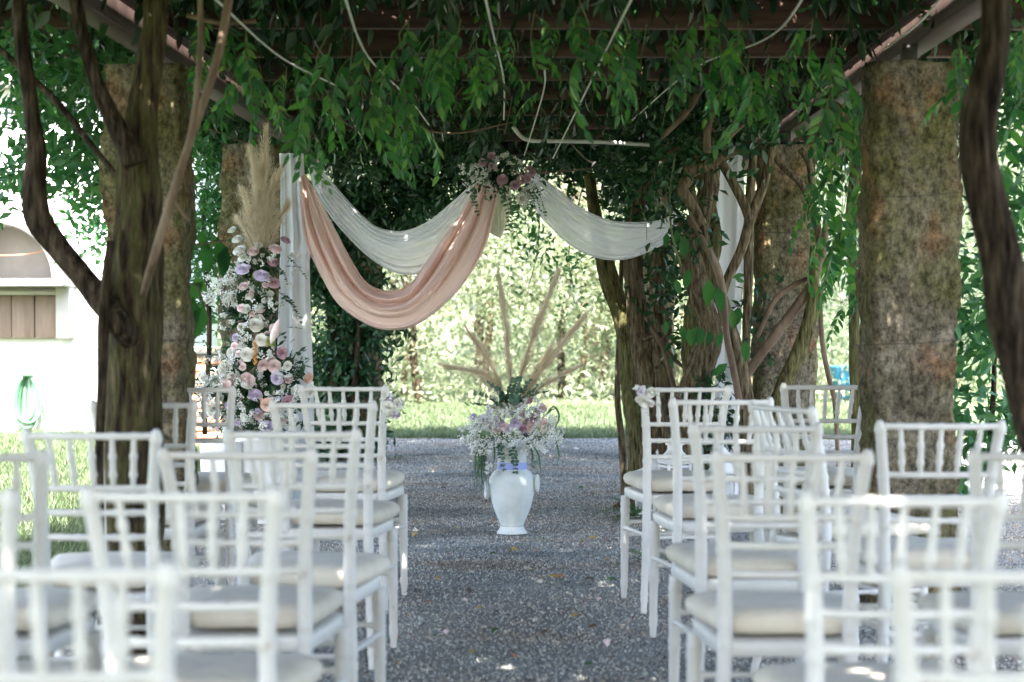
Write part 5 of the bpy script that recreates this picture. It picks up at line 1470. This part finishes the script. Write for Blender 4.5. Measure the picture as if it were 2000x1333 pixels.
# low brick wall behind the flower column
bw = thing('brick_wall', 'low reddish brick wall beyond the left flower column', 'wall', (P(380, 0, 17.2).x, 17.2, 0))
x0, x1_ = P(300, 0, 17.2).x, P(436, 0, 17.2).x
top = EYE - (690 - 590) / (F0 / 17.2)
mb = MB(); box(mb, (x0 + .01, 17.22, 0), (x1_ - .01, 17.38, top - .01)); mb.build('mortar_core', M['mortar'], bw, smooth=False)
bmb = MB(); box(bmb, (-.115, -.05, -.0275), (.115, .05, .0275), .004); bmesh_ = bmb.mesh('brick', M['brick'], False)
rows = int(top / .065); 
for r_ in range(rows):
    xx = x0 + .115 + (.12 if r_ % 2 else 0)
    while xx < x1_ - .05:
        inst('brick', bmesh_, bw, (xx, 17.24 + random.uniform(-.005, .005), .033 + r_ * .065), (0, 0, random.uniform(-.02, .02)))
        xx += .242
mb = MB(); box(mb, (x0 - .02, 17.15, top + .004), (x1_ + .02, 17.42, top + .05), .006); mb.build('coping', M['mortar'], bw, smooth=False)
# blue tub far right
p = P(1650, 590 + EYE * F0 / 26, 26)
mb = MB(); lathe(mb, [(0, 0), (.16, 0), (.2, .4), (.215, .42), (.2, .42), (.15, .05), (0, .04)], 24)
o = mb.build('bucket', M['blue']); o.location = (p.x, 26, 0); tag(o, 'small blue bucket on the grass far behind the right chairs', 'bucket')

# ------------------------------------------------------------ woodland behind
g = np.random.default_rng(76)
def tree(label, x, y, h, cr, cz, n, mat, seed, group='trees behind the lawn', leaf=(.14, .07), trunk=.1, name='tree', cat='tree'):
    g = np.random.default_rng(seed)
    t = thing(name, label, cat, (x, y, 0), group)
    lean = g.normal(0, .25, 2)
    mb = MB()
    tube(mb, [(x, y, -.05, trunk), (x + lean[0] * .3, y + lean[1] * .3, h * .35, trunk * .8), (x + lean[0], y + lean[1], h * .7, trunk * .5), (x + lean[0] * 1.2, y + lean[1], h * .95, trunk * .15)], n=10, step=.15, ridge=.1, wob=.02)
    mb.build('trunk', M['bark'], t)
    mb = MB()
    for k in range(6):
        z = h * g.uniform(.25, .75); a = g.uniform(0, 6.28); l = cr * g.uniform(.5, .9)
        bx_ = x + lean[0] * z / h
        tube(mb, [(bx_, y, z, trunk * .4), (bx_ + math.cos(a) * l * .5, y + math.sin(a) * l * .5, z + l * .35, trunk * .25), (bx_ + math.cos(a) * l, y + math.sin(a) * l, z + l * .5, trunk * .08)], n=6, step=.15)
    mb.build('limbs', M['bark'], t)
    k = 42
    cc = g.normal(size=(k, 3)); cc /= np.linalg.norm(cc, axis=1)[:, None]; cc *= g.uniform(.35, 1, (k, 1)) ** .6
    cc = cc * np.array([cr, cr, cz]) + np.array([x + lean[0] * .7, y, h - cz * .85])
    sz = g.uniform(.18, .42, k) * cr / 1.4
    idx = g.integers(0, k, n)
    q = cc[idx] + g.normal(size=(n, 3)) * sz[idx][:, None] * np.array([1, 1, .6])
    q = q[q[:, 2] > .05]
    mb = MB(); rhombs(mb, q, leaf[0], leaf[1], g=g)
    mb.build('crown', mat, t, smooth=False)
    return t
wood = [  # x, y, height, crown radius, crown half height, leaves, material
    (-1.6, 25.0, 3.2, 1.5, 1.4, 7000, 'treepale', 'pale green shrub beyond the lawn, below the peach drape'),
    (-3.4, 26.0, 4.5, 1.7, 2.0, 7000, 'treeleaf', 'green bushy tree beyond the lawn, behind the left curtain'),
    (.2, 26.5, 3.0, 1.4, 1.4, 7000, 'treepale', 'pale feathery shrub directly behind the vase bouquet'),
    (1.5, 25.4, 2.6, 1.2, 1.25, 6000, 'treepale', 'low pale shrub right of the pampas plumes'),
    (.9, 30.0, 5.6, 1.8, 2.2, 7500, 'treerust', 'shrub with rust tinted leaves above the pampas plumes'),
    (-1.0, 30.5, 6.2, 2.0, 2.6, 8000, 'treepale', 'tall pale tree in the middle of the bright opening'),
    (2.6, 29.0, 6.0, 1.9, 2.6, 7500, 'treeleaf', 'green tree behind the gnarled vine trunks'),
    (4.5, 25.5, 2.6, 1.4, 1.3, 5500, 'treeleaf', 'round green shrub between the two right pillars'),
    (5.4, 31.0, 5.5, 2.0, 2.3, 6000, 'treepale', 'pale tree between the two right pillars'),
    (7.2, 27.5, 3.4, 1.7, 1.7, 5500, 'treeleaf', 'green bush right of the near right pillar'),
    (9.2, 33.0, 6.2, 2.2, 2.6, 6000, 'treepale', 'pale tall tree at the right edge beyond the dark trunk'),
    (-5.2, 28.5, 6.6, 2.1, 2.8, 6500, 'treeleaf', 'green tree rising behind the end of the white house'),
    (-7.4, 27.5, 6.2, 1.9, 2.0, 5000, 'treepale', 'pale tree above the white house roof'),
    (-10.5, 30, 7.2, 2.4, 2.6, 5000, 'treeleaf', 'tree at the far left above the white house'),
    (-2.6, 34.5, 8.0, 2.6, 3.6, 7000, 'treeleaf', 'tall green tree at the back left of the wood'),
    (.9, 36.0, 8.6, 2.6, 3.8, 7000, 'treepale', 'tallest pale tree at the back of the wood'),
    (4.0, 36.0, 8.2, 2.5, 3.6, 6500, 'treepale', 'tall pale tree at the back right of the wood'),
    (12.5, 36.0, 7.5, 2.6, 3.2, 4500, 'treeleaf', 'tree at the far right of the wood'),
]
for k, (x, y, h, cr, cz, n_, mt, lb) in enumerate(wood):
    tree(lb, x, y, h, cr, cz, int(n_ * 1.9), M[mt], 100 + k, name='tree' if h > 3.5 else 'shrub', cat='tree' if h > 3.5 else 'shrub', group='trees behind the lawn' if h > 3.5 else 'shrubs beyond the lawn',
         leaf=(.075, .034) if y < 28 else (.10, .045), trunk=.09 if h > 5 else .06)
for k, (x, y) in enumerate([(-1.9, 27.2), (-.75, 26.2), (.55, 28.6), (1.9, 27.6), (2.7, 26.6), (-3.1, 28.8), (5.0, 28.2), (6.1, 29.4)]):
    t = thing('sapling', ['slim pale trunk standing behind the shrubs under the peach drape', 'slim pale trunk left of the pampas plumes beyond the lawn', 'slim pale trunk behind the pampas plumes', 'slim pale trunk between pampas plumes and vine trunks',
              'slim pale trunk directly left of the gnarled vine trunk', 'slim pale trunk behind the left curtain', 'slim pale trunk left of the blue bucket', 'slim pale trunk right of the blue bucket'][k], 'tree', (x, y, 0), 'saplings beyond the lawn')
    mb = MB(); l_ = rng.normal(0, .2)
    tube(mb, [(x, y, -.05, .05), (x + l_ * .4, y, 1.6, .042), (x + l_, y, 3.6, .03), (x + l_ * 1.5, y, 5.4, .01)], n=8, step=.1, wob=.03)
    mb.build('trunk', M['stem'], t)
    c = np.array([x + l_, y, 3.6]); mb = MB(); rhombs(mb, c + g.normal(size=(1500, 3)) * np.array([.5, .5, .9]), .08, .035, g=g)
    mb.build('crown', M['treepale'], t, smooth=False)
# undergrowth: low leaves at the foot of the wood
g = np.random.default_rng(77); n_ = 26000
x = g.uniform(-8, 13, n_); y = g.uniform(24.2, 33, n_); z = np.abs(g.normal(0, .32, n_)) * (1 + .5 * sn(x, y, 0, 6)) * np.clip((y - 23.6) / 2, .2, 1.4)
mb = MB(); rhombs(mb, np.stack([x, y, z], 1), .10, .035, g=g)
tag(mb.build('undergrowth', M['treepale'], smooth=False), 'low pale undergrowth along the far edge of the lawn', 'undergrowth', kind='stuff')
# far woodland that reads as one mass
n_ = 30000
x = g.uniform(-34, 40, n_); y = g.uniform(42, 50, n_); top = 9 + 2.5 * sn(x * .35, 0, 0, 8)
z = g.uniform(0, 1, n_) ** .9 * top
mb = MB(); rhombs(mb, np.stack([x, y, z], 1), .42, .24, g=g)
tag(mb.build('far_woodland', M['treepale'], smooth=False), 'distant bright woodland closing off the view', 'woodland', kind='stuff')

# ------------------------------------------------------------ fallen leaves and twigs
lmesh = []
for k, mt in enumerate(['yellowleaf', 'brick', 'stem', 'fernleaf', 'blush']):
    V, Tr, Q = leaflet(.05, .026, -.25, .05); V[:, 2] += .008 * np.sin(V[:, 1] * 60)
    mb = MB(); mb.add(V, Tr, Q); lmesh.append(mb.mesh('fallen_leaf', M[mt]))
names = ['yellow', 'reddish brown', 'brown', 'green', 'pale pink']
spots = [(815, 1050), (840, 1046), (895, 1039), (880, 1092), (860, 1136), (912, 1161), (950, 1166), (905, 1183), (945, 1198), (965, 1205), (846, 1188), (955, 1033), (1010, 1084), (968, 1088), (1094, 1138), (1058, 1084), (1150, 1060), (1140, 1141), (1182, 1141),
         (1170, 1180), (1120, 1215), (1150, 1236), (970, 1240), (1000, 1290), (1140, 1310), (1190, 1100), (1100, 1137), (1210, 1105), (1022, 1191), (1186, 1260), (870, 1250), (930, 1285), (1060, 1250), (1090, 1000), (1130, 960), (860, 960), (905, 930), (1160, 900), (1120, 880), (850, 900)]
cell = {}
for k, (px, py) in enumerate(spots):
    side = 'by the left chair legs' if px < 870 else ('by the right chair legs' if px > 1135 else ('left of mid aisle' if px < 1000 else 'right of mid aisle'))
    row = 'beyond the vase' if py < 1020 else ('level with vase foot' if py < 1100 else ('in front of vase' if py < 1200 else 'nearest the camera'))
    q = cell.get((side, row), k % 2 * 2); cell[(side, row)] = (q + 1) % 5
    d = F0 * EYE / (py - 590); p = P(px, py, d)
    o = inst('fallen_leaf', lmesh[q], None, (p.x, p.y, .016), (random.uniform(-.3, .3), random.uniform(-.3, .3), random.uniform(0, 6.28)), random.uniform(.6, 1.25))
    tag(o, 'small %s fallen leaf %s, %s' % (names[q], side, row), 'leaf', 'leaves fallen on the gravel')

# fine litter: crumbs of leaf and twig on the gravel
n_ = 1500
x = rng.uniform(-1.9, 2.4, n_); y = rng.uniform(5, 18, n_); kp = sn(x * 1.3, y * 1.3, 0, 12) > rng.normal(0, .5, n_)
x, y = x[kp], y[kp]; mb = MB()
rhombs(mb, np.stack([x, y, .016 + .012 * sn(x * .9, y * .9, 0, 3)], 1), .026, .010, up_bias=3, g=rng)
tag(mb.build('leaf_litter', M['litter'], smooth=False), 'crumbs of dry leaves and twigs scattered over the gravel', 'leaf litter', kind='stuff')
print('OBJECTS', len(bpy.data.objects))
